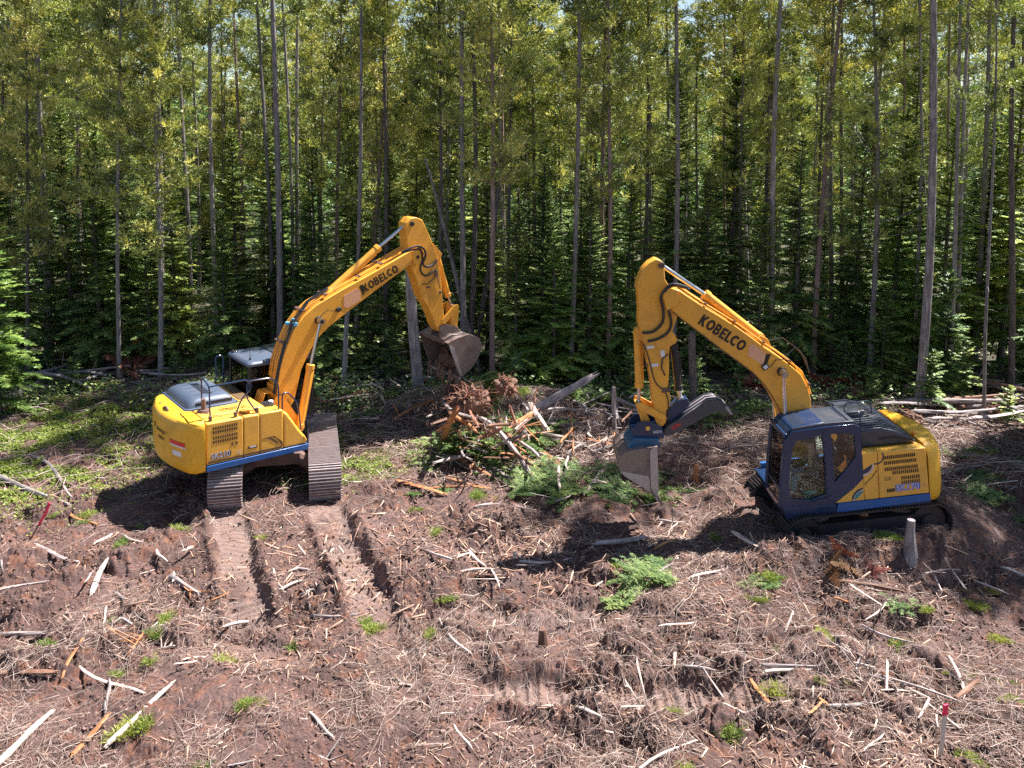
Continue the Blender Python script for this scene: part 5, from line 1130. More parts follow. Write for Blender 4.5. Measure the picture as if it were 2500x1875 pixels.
# cab
cab = MB(); cab.box((.45, .92, 1.30), (1.85, 1.34, .22)); co = cab.build('cab', M['navy'], LR, .02)
for x, y in ((-.44, .29), (-.44, 1.54), (.45, .28), (.45, 1.55), (1.34, .30), (1.34, 1.53)):
    m = MB(); m.box((x, y, 2.18), (.09, .08, 1.66)); m.build('cab_pillar', M['black'], co, .015)
m = MB(); m.box((-.44, .92, 1.62), (.06, 1.2, .5)); m.box((.45, .265, 1.60), (1.75, .04, .5)); m.box((.45, 1.57, 1.60), (1.75, .04, .5)); m.build('cab_wall', M['black'], co, .01)
for c, d in (((-.45, .92, 2.40), (.012, 1.18, 1.12)), ((0, .262, 2.42), (.8, .012, 1.1)), ((.9, .262, 2.42), (.8, .012, 1.1)), ((0, 1.575, 2.42), (.8, .012, 1.1)), ((.9, 1.575, 2.42), (.8, .012, 1.1)), ((1.36, .92, 2.2), (.012, 1.16, 1.5))):
    m = MB(); m.box(c, d); m.build('window', M['darkglass'], co)
m = MB(); m.loft([rr_ring(-.52 + i, 1.45 - i, .20 + i, 1.66 - i, z, .12) for z, i in ((2.96, 0), (3.02, 0), (3.06, .03), (3.085, .08))]); rf = m.build('cab_roof', M['roofgrey'], co)
m = MB(); m.loft([rr_ring(.42 + i, 1.36 - i, .28 + i, 1.58 - i, z, .08) for z, i in ((3.08, 0), (3.11, 0), (3.13, .03))]); m.build('roof_hatch', M['grey'], rf)
m = MB(); m.cyl((-.36, .45, 3.08), (-.36, .45, 3.14), .025, n=10); m.tube([(-.36, .45, 3.14), (-.36, .45, 3.52)], [.010, .003], 5); m.build('antenna', M['black'], rf); m = MB(); m.box((-.38, 1.45, 3.10), (.14, .18, .03)); m.build('work_lamp', M['black'], rf, .008)
seat(co, .25, .95, 1.72)
# boom base frame & clutter between cab and boom
m = MB(); m.prism([(-.25, 1.15), (-.25, 1.75), (.0, 2.25), (.2, 2.25), (.75, 1.35), (.75, 1.15)], -.36, -.31); m.prism([(-.25, 1.15), (-.25, 1.75), (.0, 2.25), (.2, 2.25), (.75, 1.35), (.75, 1.15)], .31, .36); m.build('boom_bracket', M['boomyellow'], LR, .01)
m = MB(); m.box((-.40, -.14, 1.6), (.3, .5, .7)); m.cyl((-.4, -.3, 1.9), (-.2, -.3, 2.1), .07); m.build('control_valve', M['black'], LR, .02)
m = MB()
for k in range(5): m.tube([(-.45, -.28 + k * .1, 1.9), (-.28, -.28 + k * .1, 2.35), (-.08, -.25 + k * .1, 2.35), (.02, -.24 + k * .1, 2.1), (-.0, -.24 + k * .1, 2.5)], .022, 6)
m.build('supply_hose', M['boomyellow'], LR)
# boom
LB = [(.02, 1.95), (.09, 2.64), (.16, 3.10), (.33, 3.54), (.54, 3.96), (.80, 4.27), (1.13, 4.52), (1.54, 4.71), (1.98, 4.91), (2.5, 5.12), (3.03, 5.34), (3.70, 5.64), (4.07, 5.80), (4.28, 5.84), (4.44, 5.78), (4.50, 5.64), (4.42, 5.51), (4.20, 5.46), (3.41, 5.02), (2.61, 4.55), (1.98, 4.17), (1.56, 3.91), (1.27, 3.68), (1.06, 3.41), (.87, 3.10), (.73, 2.82), (.64, 2.45), (.54, 2.04), (.41, 1.82), (.2, 1.78)]
m = MB(); m.prism(LB, -.29, .29); bo = m.build('boom', M['boomyellow'], LR, .018)
m = MB()   # raised weld border on the near plate
def edge(poly, y, w=.012):
    for a, b in zip(poly, poly[1:]): m.tube([(a[0], y, a[1]), (b[0], y, b[1])], w, 5)
up = LB[1:14]
m = MB()
for j, (yy, dz) in enumerate(((-.20, .07), (-.10, .07), (.06, .07), (.16, .07))):
    m.tube([(x - .05, yy, z + dz * .8) for x, z in up[:-1]], .022, 6)
m.build('hydraulic_pipe', M['boomyellow'], bo)
m = MB()
for x, z in ((.28, 3.62), (.85, 4.42), (1.5, 4.79), (2.5, 5.2), (3.2, 5.5)): m.box((x - .02, 0, z), (.07, .52, .03), Matrix.Rotation(-.5, 3, 'Y'))
m.build('pipe_clamp', M['rust'], bo, .004)
m = MB(); m.box((.57, -.24, 4.08), (.12, .10, .10)); m.box((.62, -.10, 4.16), (.12, .10, .10)); m.box((.50, .05, 4.05), (.10, .10, .09)); m.build('stop_valve', paint('pale_blue_fitting', (.10, .38, .62), .4, amount=.1), bo, .01)
m = MB()
for j in range(3): m.tube([(-.02 - .01 * j, -.34 + .05 * j, 2.3), (.08, -.35 + .05 * j, 2.9), (.24, -.35 + .06 * j, 3.5), (.50, -.30 + .08 * j, 4.1), (1.0, -.16 + .06 * j, 4.62), (1.62, -.08 + .05 * j, 4.92)], .018, 6)
m.build('hose', M['hose'], bo)
m = MB(); pin(m, 1.21, 4.13, -.54, .54, .055); pin(m, 1.21, 4.13, -.34, .34, .10); pin(m, 4.30, 5.63, -.34, .34, .08); m.build('pin', M['black'], bo, .006)
m = MB(); m.box((1.80, -.33, 4.36), (.14, .08, .12), Matrix.Rotation(-.45, 3, 'Y')); m.build('boom_lamp', M['black'], bo, .02)
m = MB(); m.tube([(1.2, -.31, 4.15), (1.35, -.31, 4.28), (1.5, -.31, 4.38), (1.62, -.31, 4.33), (1.78, -.33, 4.33)], .009, 5); m.build('lamp_cable', M['hose'], bo)
m = MB(); m.prism([(1.98, 4.72), (2.36, 4.88), (2.48, 4.80), (2.50, 4.56), (2.1, 4.36), (1.98, 4.42)], -.2975, -.292); m.build('faded_sticker', M['pink'], bo)
m = MB(); m.prism([(2.44, 4.94), (2.54, 4.98), (2.60, 4.70), (2.56, 4.66)], -.298, -.292); m.build('black_sticker', M['decal'], bo)
dx, dz = 1.06, .50; l_ = math.hypot(dx, dz)
block_text('KOBELCO', .235, M['decal'], bo, (2.62, -.297, 4.735), (dx, 0, dz), (-dz, 0, dx), .87)
cylinder(LR, 'boom_cylinder', (.62, 1.34), (.93, 2.96), (1.21, 4.13), -.43, .098, .042); cylinder(LR, 'boom_cylinder', (.62, 1.34), (.93, 2.96), (1.21, 4.13), .43, .098, .042)
m = MB(); m.prism([(1.40, 4.62), (1.58, 4.84), (1.72, 4.86), (1.82, 4.78), (2.1, 4.96), (1.9, 4.82)], -.14, -.10); m.prism([(1.40, 4.62), (1.58, 4.84), (1.72, 4.86), (1.82, 4.78), (2.1, 4.96), (1.9, 4.82)], .10, .14); m.build('cylinder_bracket', M['boomyellow'], bo, .01)
cylinder(LR, 'arm_cylinder', (1.69, 4.80), (3.20, 5.92), (4.16, 6.58), 0, .105, .050)
# arm
LA = [(3.98, 6.60), (4.12, 6.74), (4.30, 6.76), (4.52, 6.68), (4.79, 6.20), (4.94, 5.88), (5.06, 5.60), (5.14, 5.35), (5.22, 4.97), (5.30, 4.48), (5.34, 4.03), (5.40, 3.70), (5.43, 3.40), (5.38, 3.28), (5.24, 3.28), (5.10, 3.45), (4.98, 3.76), (4.81, 4.08), (4.57, 4.40), (4.45, 4.75), (4.28, 5.15), (4.13, 5.42), (4.06, 5.79), (4.01, 6.25)]
m = MB(); m.prism(LA, -.215, .215); am = m.build('arm', M['boomyellow'], LR, .016)
for y in (-.33, .33): m = MB(); m.prism([(4.12, 5.75), (4.36, 5.98), (4.52, 5.72), (4.42, 5.42), (4.2, 5.42)], y - .02, y + .02); m.build('pivot_plate', M['boomyellow'], am, .01)
m = MB(); pin(m, 4.16, 6.58, -.26, .26, .07); pin(m, 4.30, 5.63, -.38, .38, .05); m.build('pin', M['black'], am, .005)
m = MB()
m.tube(smooth_path([(3.75, -.36, 5.80), (3.99, -.38, 5.90), (4.29, -.38, 5.95), (4.49, -.38, 5.85), (4.55, -.38, 5.67), (4.48, -.36, 5.44), (4.62, -.33, 5.32), (4.86, -.28, 5.34), (5.06, -.24, 5.47)]), .034, 8)
m.tube(smooth_path([(3.8, -.34, 5.78), (4.14, -.35, 5.85), (4.38, -.36, 5.83), (4.46, -.36, 5.57), (4.40, -.34, 5.31), (4.51, -.3, 5.11), (4.71, -.27, 5.05), (5.03, -.24, 5.18)]), .030, 8)
m.tube([(4.55, -.23, 4.80), (4.75, -.23, 4.78), (4.95, -.23, 4.92), (5.05, -.23, 5.05)], .012, 6); m.build('hose', M['hose'], am)
m = MB(); m.prism([(5.02, 5.95), (5.34, 5.62), (5.28, 5.46), (5.05, 5.5)], -.10, .10); m.build('cylinder_bracket', M['boomyellow'], am, .01)
m = MB(); m.box((5.05, -.225, 5.06), (.10, .03, .16)); m.box((5.22, -.225, 4.5), (.08, .03, .08)); m.tube([(5.08, -.235, 5.0), (5.2, -.235, 4.6)], .012, 6); m.box((4.78, -.222, 4.68), (.16, .006, .05)); m.build('arm_fitting', M['rust'], am, .004)
cylinder(LR, 'bucket_cylinder', (5.20, 5.62), (5.66, 4.30), (5.80, 3.98), 0, .085, .042)
for y in (-.25, .25): m = MB(); m.prism([(5.72, 4.06), (5.86, 4.06), (5.90, 3.96), (5.38, 3.50), (5.28, 3.56), (5.28, 3.66)], y - .025, y + .025); m.build('idler_link', M['boomyellow'], LR, .01)
m = MB(); m.prism([(5.72, 4.04), (5.92, 4.02), (5.97, 3.85), (5.93, 3.35), (5.80, 3.20), (5.66, 3.30), (5.70, 3.8)], -.17, .17); m.build('bucket_link', M['boomyellow'], LR, .02)
m = MB()
for y in (-.24, .24): m.prism([(5.22, 3.46), (5.45, 3.50), (5.88, 3.36), (6.05, 3.10), (5.95, 2.85), (5.3, 2.9), (5.2, 3.2)], y - .03, y + .03)
m.prism([(5.2, 3.1), (5.5, 3.22), (6.05, 3.16), (6.3, 3.02), (5.9, 2.9), (5.25, 2.95)], -.45, .65); m.build('bucket_ear', M['steel'], LR, .015)
LK = [(5.25, 3.02), (5.60, 3.14), (6.02, 3.20), (6.42, 3.04), (6.53, 2.79), (6.47, 2.51), (6.24, 2.18), (5.92, 1.96), (5.74, 1.86), (5.55, 2.3), (5.38, 2.75)]
bk = bucket(LR, LK, -.62, .92, 9, (-.25, -1), ('steel', 'steel'), 5)
m = MB(); m.prism([(5.74, 1.92), (5.82, 1.94), (5.45, 2.85), (5.32, 2.95), (5.30, 2.88)], -.655, -.628); m.build('side_cutter', M['worn'], bk, .005)
m = MB()
for k in range(10):
    a = random.uniform(-.5, .8); x0 = random.uniform(5.5, 6.0); m.tube([(x0, a, 2.1), (x0 - .1, a + random.uniform(-.1, .1), 1.8), (x0 + random.uniform(-.2, .1), a + random.uniform(-.2, .2), 1.35 + random.random() * .3)], [.05, .03, .01], 5)

for i in range(40):
    a = random.uniform(-.5, .8); p = Vector((random.uniform(5.75, 6.2), a, random.uniform(2.0, 2.5))); Q = [p]
    for q in range(4): p = p + Vector((random.gauss(-.07, .1), random.gauss(0, .12), random.gauss(-.05, .12))); Q.append(p)
    m.tube(Q, [.025, .02, .016, .01, .005], 5)
m.build('held_roots', M['rootsoil'], bk)
m = MB(); m.sphere((6.0, .1, 2.25), .36, 18, (1, 1.7, .6))
for i, (x, y, z) in enumerate(m.v): s_ = .07 * math.sin(x * 31 + y * 13) * math.sin(z * 37 + y * 23); m.v[i] = (x + s_, y + s_, z + s_)
m.build('held_soil', M['rootsoil'], bk, smooth=False)

# ================= right excavator
RR = empty('excavator', (7.5, 18.32, 0), (R_(.49), R_(6.86), R_(179.58)))
tag(RR, 'smaller yellow excavator with dark blue cab at the right, bucket lowered', 'excavator', 'yellow excavators working in the clearing')
tracks(RR, R_(5), 1.99, 3.7, .88, .60, off=(-.14, .05, .06), tilt=(0, R_(-2.5)), nshoe=44, mt='trackshade', mf='trackshade')
m = MB(); m.box((-.1, 0, 1.02), (3.1, 2.5, .14)); m.cyl((0, 0, .93), (0, 0, 1.0), .7, n=30); m.build('upper_frame', M['navy'], RR, .01)
m = MB(); m.prism([(.42, 1.0), (-1.60, 1.045), (-1.60, 1.20), (.36, 1.21)], 1.20, 1.335); m.build('side_rail', M['blue'], RR, .012)
m = MB(); m.prism([(1.50, .96), (.425, .98), (.40, 1.19), (1.54, 1.22)], .10, 1.325); m.build('cab_base', M['navy'], RR, .02)
m = MB(); m.prism([(1.3, 1.0), (-1.60, 1.045), (-1.60, 1.20), (1.3, 1.21)], -1.32, -1.2); m.build('side_rail', M['blue'], RR, .012)
m = MB(); m.loft([cw_ring(-1.60, 1.31, 2.22, z, i) for z, i in ((.98, .15), (1.02, .07), (1.10, .02), (1.3, 0), (1.95, 0), (2.08, .03), (2.19, .10), (2.26, .22))]); cw2 = m.build('counterweight', M['cwyellow'], RR)
m = MB(); m.box((-1.93, .93, 1.79), (.10, .20, .10), Matrix.Rotation(R_(-28), 3, 'Z')); m.build('tail_light', M['redlens'], cw2, .012); m = MB(); m.box((-1.92, .94, 1.70), (.10, .18, .05), Matrix.Rotation(R_(-28), 3, 'Z')); m.build('reflector_strip', M['white'], cw2, .008)
m = MB(); m.sphere((-1.62, .62, 2.30), .05, 8); m.build('beacon', M['orange'], cw2)
# body
m = MB(); m.prism([(-1.59, 1.21), (-1.59, 2.20), (-.25, 2.24), (-.25, 1.21)], -1.30, 1.05); m.build('engine_housing', M['yellow'], RR, .03)
pa = MB(); pa.prism([(-1.585, 1.215), (-1.555, 2.235), (-.545, 2.255), (-.525, 1.215)], 1.04, 1.315); sp_ = pa.build('side_panel', M['yellow'], RR, .02)
pb = MB(); pb.prism([(-.535, 2.255), (-.515, 1.215), (-.21, 1.215), (-.21, 2.25)], 1.04, 1.312); sq_ = pb.build('side_panel', M['yellow'], RR, .015)
m = MB(); m.prism([(-.205, 1.215), (-.205, 1.70), (.02, 1.52), (.46, 1.215)], 1.2, 1.312); m.build('side_panel', M['yellow'], RR, .01)
slots(sp_, [(-.66, -1.31, 2.11, 17), (-.67, -1.33, 1.99, 17), (-.68, -1.35, 1.85, 17), (-.84, -1.36, 1.755, 13), (-1.02, -1.38, 1.62, 9), (-1.02, -1.38, 1.52, 9), (-.70, -.84, 1.37, 5)], 1.317, 1, .026, .085)
text_mesh('lettering', 'SK170', .19, paint('blue_lettering', (.03, .10, .55), .4, amount=.05), sp_, (-.875, 1.3185, 1.345), (-1, 0, 0), (0, 0, 1), .002, .012, .98); text_mesh('lettering', 'SK170', .19, M['silver'], sp_, (-.88, 1.322, 1.35), (-1, 0, 0), (0, 0, 1), .002, .001, .98); text_mesh('lettering', 'LC', .11, M['pink'], sp_, (-1.45, 1.322, 1.37), (-1, 0, 0), (0, 0, 1), .002, .001, .7)
text_mesh('lettering', 'GX', .12, M['browndecal'], sp_, (-.64, 1.318, 1.60), (-1, 0, 0), (0, 0, 1), .001, .001, .9)
def decal_disc(x, z, r0, r1, y, mat, par, a0=0, a1=360, nm='round_decal', n=28):
    m = MB(); P = [(x + r1 * math.cos(R_(a0 + (a1 - a0) * k / n)), z + r1 * math.sin(R_(a0 + (a1 - a0) * k / n))) for k in range(n + 1)]
    if r0: P += [(x + r0 * math.cos(R_(a1 - (a1 - a0) * k / n)), z + r0 * math.sin(R_(a1 - (a1 - a0) * k / n))) for k in range(n + 1)]
    m.prism(P, y - .0015, y + .0015); return m.build(nm, M[mat], par, smooth=False)
decal_disc(-.20, 1.225, 0, .27, 1.3135, 'navy', sq_, 90 - 90, 90); decal_disc(-.20, 1.225, .215, .225, 1.317, 'white', sq_, 0, 90); decal_disc(-.20, 1.225, 0, .20, 1.317, 'teal', sq_, 0, 90)
decal_disc(-.21, 2.0, 0, .20, 1.314, 'navy', sq_, 180, 300); decal_disc(-.21, 2.0, .215, .24, 1.314, 'silver', sq_, 180, 300); decal_disc(-.5, 2.15, .14, .17, 1.319, 'grey', sq_, 150, 290)
m = MB(); m.tube([(-.50, 1.316, 1.85), (-.40, 1.316, 1.72), (-.22, 1.316, 1.56)], .008, 5); m.build('swoosh_decal', M['decal'], sq_)
hp = [(-.22, 2.25), (-.30, 2.66), (-.75, 2.66), (-1.12, 2.54), (-1.42, 2.36), (-1.54, 2.25)]
m = MB(); m.prism(hp, -1.0, 1.0); hb = m.build('engine_bonnet', M['grey'], RR, .05, seg=3)
m = MB()
for k in range(15): y = -.92 + k * .131; m.tube([(x, y, z + .012) for x, z in hp[1:5]], .016, 6)
m.build('bonnet_rib', M['grey'], hb)
m = MB()
for k in range(15): m.box((-.72 - k * .05, 1.004, 2.42 - max(0, k - 6) * .012), (.028, .02, .055))
for k in range(13): m.box((-.70 - k * .05, .93, 2.665 - max(0, k - 1) * .022), (.028, .05, .03))
m.build('vent_grille', M['black'], hb, .003)
m = MB(); m.loft([rr_ring(-.75, -.25, -.5, .25, z, .06) for z in (2.66, 2.76, 2.80)]); m.build('air_box', M['grey'], RR, .02)
handrail(RR, [(-.34, 1.0, 2.25), (-.34, 1.0, 3.02), (-.34, .9, 3.05)], .014); handrail(RR, [(-.30, .2, 2.78), (-.30, .2, 3.0), (-.9, .2, 3.0), (-.9, .2, 2.7)], .014)
# cab
cabroot = MB(); cabroot.box((.62, .72, 1.27), (1.62, 1.02, .12)); cb = cabroot.build('cab', M['navy'], RR, .02)
side = [(1.50, 1.15), (1.585, 1.26), (1.50, 1.92), (1.36, 2.74), (1.22, 2.90), (.52, 2.93), (-.08, 2.92), (-.20, 2.84), (-.205, 2.26), (-.20, 1.70), (.02, 1.50), (.46, 1.20)]
door = [(1.16, 2.70), (.60, 2.77), (.565, 2.2), (.60, 1.44), (.92, 1.34), (1.38, 1.40), (1.37, 1.9), (1.25, 2.52)]
rearw = [(.42, 2.77), (.05, 2.765), (-.09, 2.66), (-.095, 2.20), (.15, 1.92), (.41, 1.66)]
Mx = Matrix(((1, 0, 0, 0), (0, 0, 1, 1.285), (0, 1, 0, 0), (0, 0, 0, 1)))
curve_plate('cab_side', side, [door, rearw], .05, M['navy'], cb, Mx, .008)
Mx2 = Matrix(((1, 0, 0, 0), (0, 0, 1, .245), (0, 1, 0, 0), (0, 0, 0, 1)))
curve_plate('cab_side', side, [door, rearw], .05, M['navy'], cb, Mx2, .008)
m = MB(); m.prism(door, 1.268, 1.276); m.build('window', M['glass'], cb); m = MB(); m.prism(rearw, 1.268, 1.276); m.build('window', M['glass'], cb)
m = MB(); m.prism(door, .228, .236); m.build('window', M['glass'], cb); m = MB(); m.prism(rearw, .228, .236); m.build('window', M['glass'], cb)
m = MB(); m.tube([(.585, 1.325, 1.30), (.565, 1.325, 2.2), (.585, 1.325, 2.84)], .014, 6); m.tube([(1.0, 1.325, 1.30), (.5, 1.325, 1.40)], .008, 5); m.build('door_frame', M['navy'], cb)
fr = [(1.585, 1.26), (1.50, 1.92), (1.36, 2.74)]
for y in (.27, 1.26): m = MB(); m.tube([(x, y, z) for x, z in fr], .045, 8); m.build('cab_pillar', M['navy'], cb)
for c_, d_ in (((1.56, .76, 1.27), (.07, 1.0, .14)), ((1.35, .76, 2.80), (.07, 1.0, .12)), ((1.535, .76, 1.62), (.04, 1.0, .05))): m = MB(); m.box(c_, d_); m.build('front_rail', M['navy'], cb, .015)
m = MB(); m.loft([[(x, y, z) for x, z in ((1.575, 1.33), (1.50, 1.92), (1.37, 2.72), (1.36, 2.72), (1.49, 1.92), (1.565, 1.33))] for y in (.31, 1.22)]); m.build('window', M['glass'], cb)
m = MB(); m.box((-.17, .76, 2.35), (.04, 1.0, .9)); m.build('window', M['glass'], cb)
m = MB(); m.prism([(1.22, 2.88), (1.26, 2.84), (1.2, 2.965), (.55, 3.0), (-.10, 2.985), (-.19, 2.90)], .26, 1.27); rf = m.build('cab_roof', M['grey'], cb, .02)
m = MB(); m.prism([(1.38, 2.80), (1.20, 2.975), (.52, 3.015), (.52, 2.99), (1.18, 2.93)], .30, 1.25); m.build('roof_hatch', M['navy'], rf, .01)
m = MB()
for k in range(16): m.box((1.02 - (k % 2) * .0, .38 + k * .052, 2.992), (.30, .014, .012), Matrix.Rotation(R_(3), 3, 'Y'))
for k in range(12): m.box((1.29, .40 + k * .07, 2.90), (.10, .02, .012), Matrix.Rotation(R_(42), 3, 'Y'))
m.build('roof_louvre', M['roofgrey'], rf, smooth=False)
m = MB(); m.tube([(.05 + 0, .30, 2.99), (.05, .95, 2.99)], .010, 5); m.tube([(-.0, .30, 3.0), (-.0, 1.2, 3.0)], .010, 5); m.build('roof_rib', M['navy'], rf)
st_ = seat(cb, .50, .78, 1.58)
m = MB(); m.box((1.0, .42, 1.65), (.5, .2, .5)); m.box((.85, 1.10, 1.62), (.36, .14, .30)); m.build('console', M['seat'], cb, .03); m = MB(); m.tube([(.88, 1.10, 1.78), (.92, 1.08, 1.95)], .022, 8); m.sphere((.92, 1.08, 1.97), .035, 8); m.build('joystick', M['black'], cb); m = MB(); m.box((1.30, .34, 2.0), (.05, .2, .26)); m.build('monitor', M['black'], cb, .01)
m = MB(); m.sphere((.82, .98, 1.47), .20, 14, (1.05, .7, .78)); 
for i, (x, y, z) in enumerate(m.v): s_ = .02 * math.sin(x * 40 + z * 31) * math.sin(y * 37); m.v[i] = (x + s_, y + s_, z + s_)
bag = m.build('plastic_bag', M['lightblue'], RR)
# boom
RB = [(.40, 1.9), (.46, 2.82), (.45, 3.25), (.50, 3.50), (.62, 3.80), (.87, 4.07), (1.13, 4.31), (1.37, 4.51), (1.6, 4.73), (1.95, 5.05), (2.3, 5.33), (2.65, 5.60), (2.89, 5.80), (3.12, 6.00), (3.27, 6.06), (3.40, 6.02), (3.46, 5.88), (3.42, 5.70), (3.30, 5.54), (3.06, 5.29), (2.71, 4.96), (2.36, 4.62), (2.01, 4.29), (1.68, 3.98), (1.45, 3.68), (1.28, 3.37), (1.15, 3.05), (1.08, 2.75), (1.02, 2.4), (.95, 1.95), (.7, 1.8)]
m = MB(); m.prism(RB, -.27, .27); b2 = m.build('boom', M['boomyellow'], RR, .018)
m = MB()
for yy in (.20, .10, -.05, -.16): m.tube([(x - .03, yy, z + .055) for x, z in RB[2:14]], .020, 6)
m.build('hydraulic_pipe', M['boomyellow'], b2)
m = MB()
for x, z in ((.46, 3.55), (.85, 4.13), (1.4, 4.62), (2.0, 5.17), (2.6, 5.64)): m.box((x - .02, 0, z), (.06, .50, .03), Matrix.Rotation(-.7, 3, 'Y'))
m.build('pipe_clamp', M['rust'], b2, .004)
m = MB(); m.tube([(.9, .1, 4.20), (.62, .0, 4.35), (.42, .02, 4.1), (.38, .1, 3.75)], .014, 6); m.tube([(1.3, .12, 4.62), (.9, .05, 4.62), (.55, .1, 4.3), (.40, .16, 3.8)], .012, 6); m.build('hose', M['hose'], b2)
m = MB(); pin(m, 1.05, 3.92, -.50, .50, .05); pin(m, 1.05, 3.92, -.32, .32, .10); pin(m, 3.32, 5.86, -.32, .32, .075); m.build('pin', M['black'], b2, .006)
block_text('KOBELCO', .25, M['decal'], b2, (2.80, .2785, 5.225), (-.77, 0, -.64), (-.64, 0, .77), .80)
m = MB(); m.prism([(1.70, 4.62), (1.60, 4.60), (1.36, 4.36), (1.44, 4.10), (1.76, 4.38)], .271, .276); m.build('faded_sticker', M['pink'], b2)
m = MB(); m.prism([(1.25, 4.34), (1.36, 4.36), (1.42, 4.14), (1.36, 4.12)], .271, .2775); m.build('black_sticker', M['decal'], b2)
m = MB(); m.box((1.41, .31, 4.08), (.14, .07, .13), Matrix.Rotation(.5, 3, 'Y')); m.build('boom_lamp', M['black'], b2, .02); m = MB(); m.box((1.41, .347, 4.085), (.09, .01, .08), Matrix.Rotation(.5, 3, 'Y')); m.build('lamp_lens', M['white'], b2)
m = MB(); m.tube([(1.36, .30, 4.06), (1.28, .29, 4.06), (1.16, .29, 4.20), (1.0, .29, 4.20), (.86, .29, 4.16)], .009, 5); m.build('lamp_cable', M['hose'], b2)
m = MB(); m.tube([(x + .012, .275, z) for x, z in RB[18:28]], .010, 5); m.build('lower_flange', M['browndecal'], b2)
cylinder(RR, 'boom_cylinder', (1.18, 1.3), (1.10, 2.45), (1.05, 3.92), .42, .09, .042); cylinder(RR, 'boom_cylinder', (1.18, 1.3), (1.10, 2.45), (1.05, 3.92), -.42, .09, .042)
m = MB()
for y in (.12, -.12): m.prism([(1.15, 4.38), (1.26, 4.66), (1.40, 4.76), (1.50, 4.70), (1.75, 4.90), (1.5, 4.6)], y - .02, y + .02)
m.build('cylinder_bracket', M['boomyellow'], b2, .01)
cylinder(RR, 'arm_cylinder', (1.40, 4.68), (2.53, 5.80), (3.46, 6.60), 0, .10, .048)
RA = [(3.56, 6.75), (3.72, 6.68), (3.86, 6.56), (3.95, 6.40), (4.03, 6.22), (4.03, 6.0), (4.04, 5.68), (4.08, 5.35), (4.03, 5.10), (4.01, 4.9), (3.98, 4.53), (3.95, 4.19), (3.93, 4.0), (3.93, 3.61), (3.93, 3.12), (3.90, 2.97), (3.78, 2.94), (3.70, 3.02), (3.66, 3.30), (3.58, 3.38), (3.54, 3.56), (3.56, 3.88), (3.51, 4.22), (3.48, 4.58), (3.44, 4.76), (3.31, 4.82), (3.26, 4.90), (3.32, 5.04), (3.36, 5.10), (3.22, 5.40), (3.20, 5.75), (3.32, 6.1), (3.41, 6.28), (3.40, 6.55), (3.45, 6.70)]
m = MB(); m.prism(RA, -.215, .215); a2 = m.build('arm', M['boomyellow'], RR, .016)
m = MB(); pin(m, 3.46, 6.60, -.26, .26, .07); m.build('pin', M['rust'], a2, .005)
for y in (.31, -.31): m = MB(); m.prism([(3.52, 5.95), (3.36, 6.10), (3.18, 6.02), (3.2, 5.7), (3.45, 5.6)], y - .02, y + .02); m.build('pivot_plate', M['boomyellow'], a2, .01)
m = MB()
m.tube(smooth_path([(2.95, .30, 6.05), (3.13, .33, 6.14), (3.33, .34, 6.17), (3.49, .34, 6.04), (3.56, .33, 5.89), (3.53, .31, 5.64), (3.55, .28, 5.38), (3.67, .25, 5.22), (3.83, .24, 5.14), (4.03, .22, 5.15)]), .032, 8)
m.tube(smooth_path([(2.9, .26, 6.0), (3.14, .29, 6.11), (3.33, .30, 6.12), (3.45, .30, 5.98), (3.47, .29, 5.83), (3.41, .28, 5.62), (3.37, .26, 5.31), (3.45, .25, 5.11), (3.67, .24, 4.98), (3.92, .23, 4.94)]), .030, 8)
m.tube(smooth_path([(4.02, .23, 4.9), (3.93, .23, 4.5), (3.85, .23, 4.0), (3.66, .23, 3.75), (3.60, .23, 3.5), (3.66, .22, 3.1)]), .014, 6); m.tube([(3.5, .23, 4.6), (3.64, .23, 4.5), (3.68, .23, 4.3), (3.62, .23, 4.12)], .016, 6); m.tube([(3.62, .23, 3.78), (3.46, .22, 4.0), (3.40, .1, 4.15)], .010, 6)
m.build('hose', M['hose'], a2)
m = MB(); m.box((3.88, .218, 4.80), (.16, .006, .06)); m.box((3.82, .218, 4.38), (.16, .006, .07)); m.box((3.62, .218, 4.62), (.09, .006, .14)); m.build('sticker', M['white'], a2)
for c_, d_ in (((3.62, .23, 3.78), (.20, .04, .10)), ((4.0, .23, 4.40), (.06, .03, .05))): m = MB(); m.box(c_, d_); m.build('hose_clamp', M['rust'], a2, .008)
m = MB(); m.prism([(3.98, 5.25), (4.16, 5.22), (4.18, 5.05), (4.0, 4.9)], -.10, .10); m.build('cylinder_bracket', M['boomyellow'], a2, .01)
cylinder(RR, 'bucket_cylinder', (4.11, 5.10), (4.19, 3.86), (4.24, 3.46), 0, .085, .042)
for y in (.26, -.26): m = MB(); m.prism([(4.32, 3.50), (4.28, 3.58), (4.18, 3.56), (3.70, 3.22), (3.68, 3.12), (3.78, 3.10), (4.26, 3.40)], y - .028, y + .028); m.build('idler_link', M['boomyellow'], RR, .012)
m = MB(); m.prism([(4.33, 3.52), (4.17, 3.52), (4.02, 3.02), (4.08, 2.94), (4.20, 2.96)], -.18, .18); m.build('bucket_link', M['boomyellow'], RR, .02)
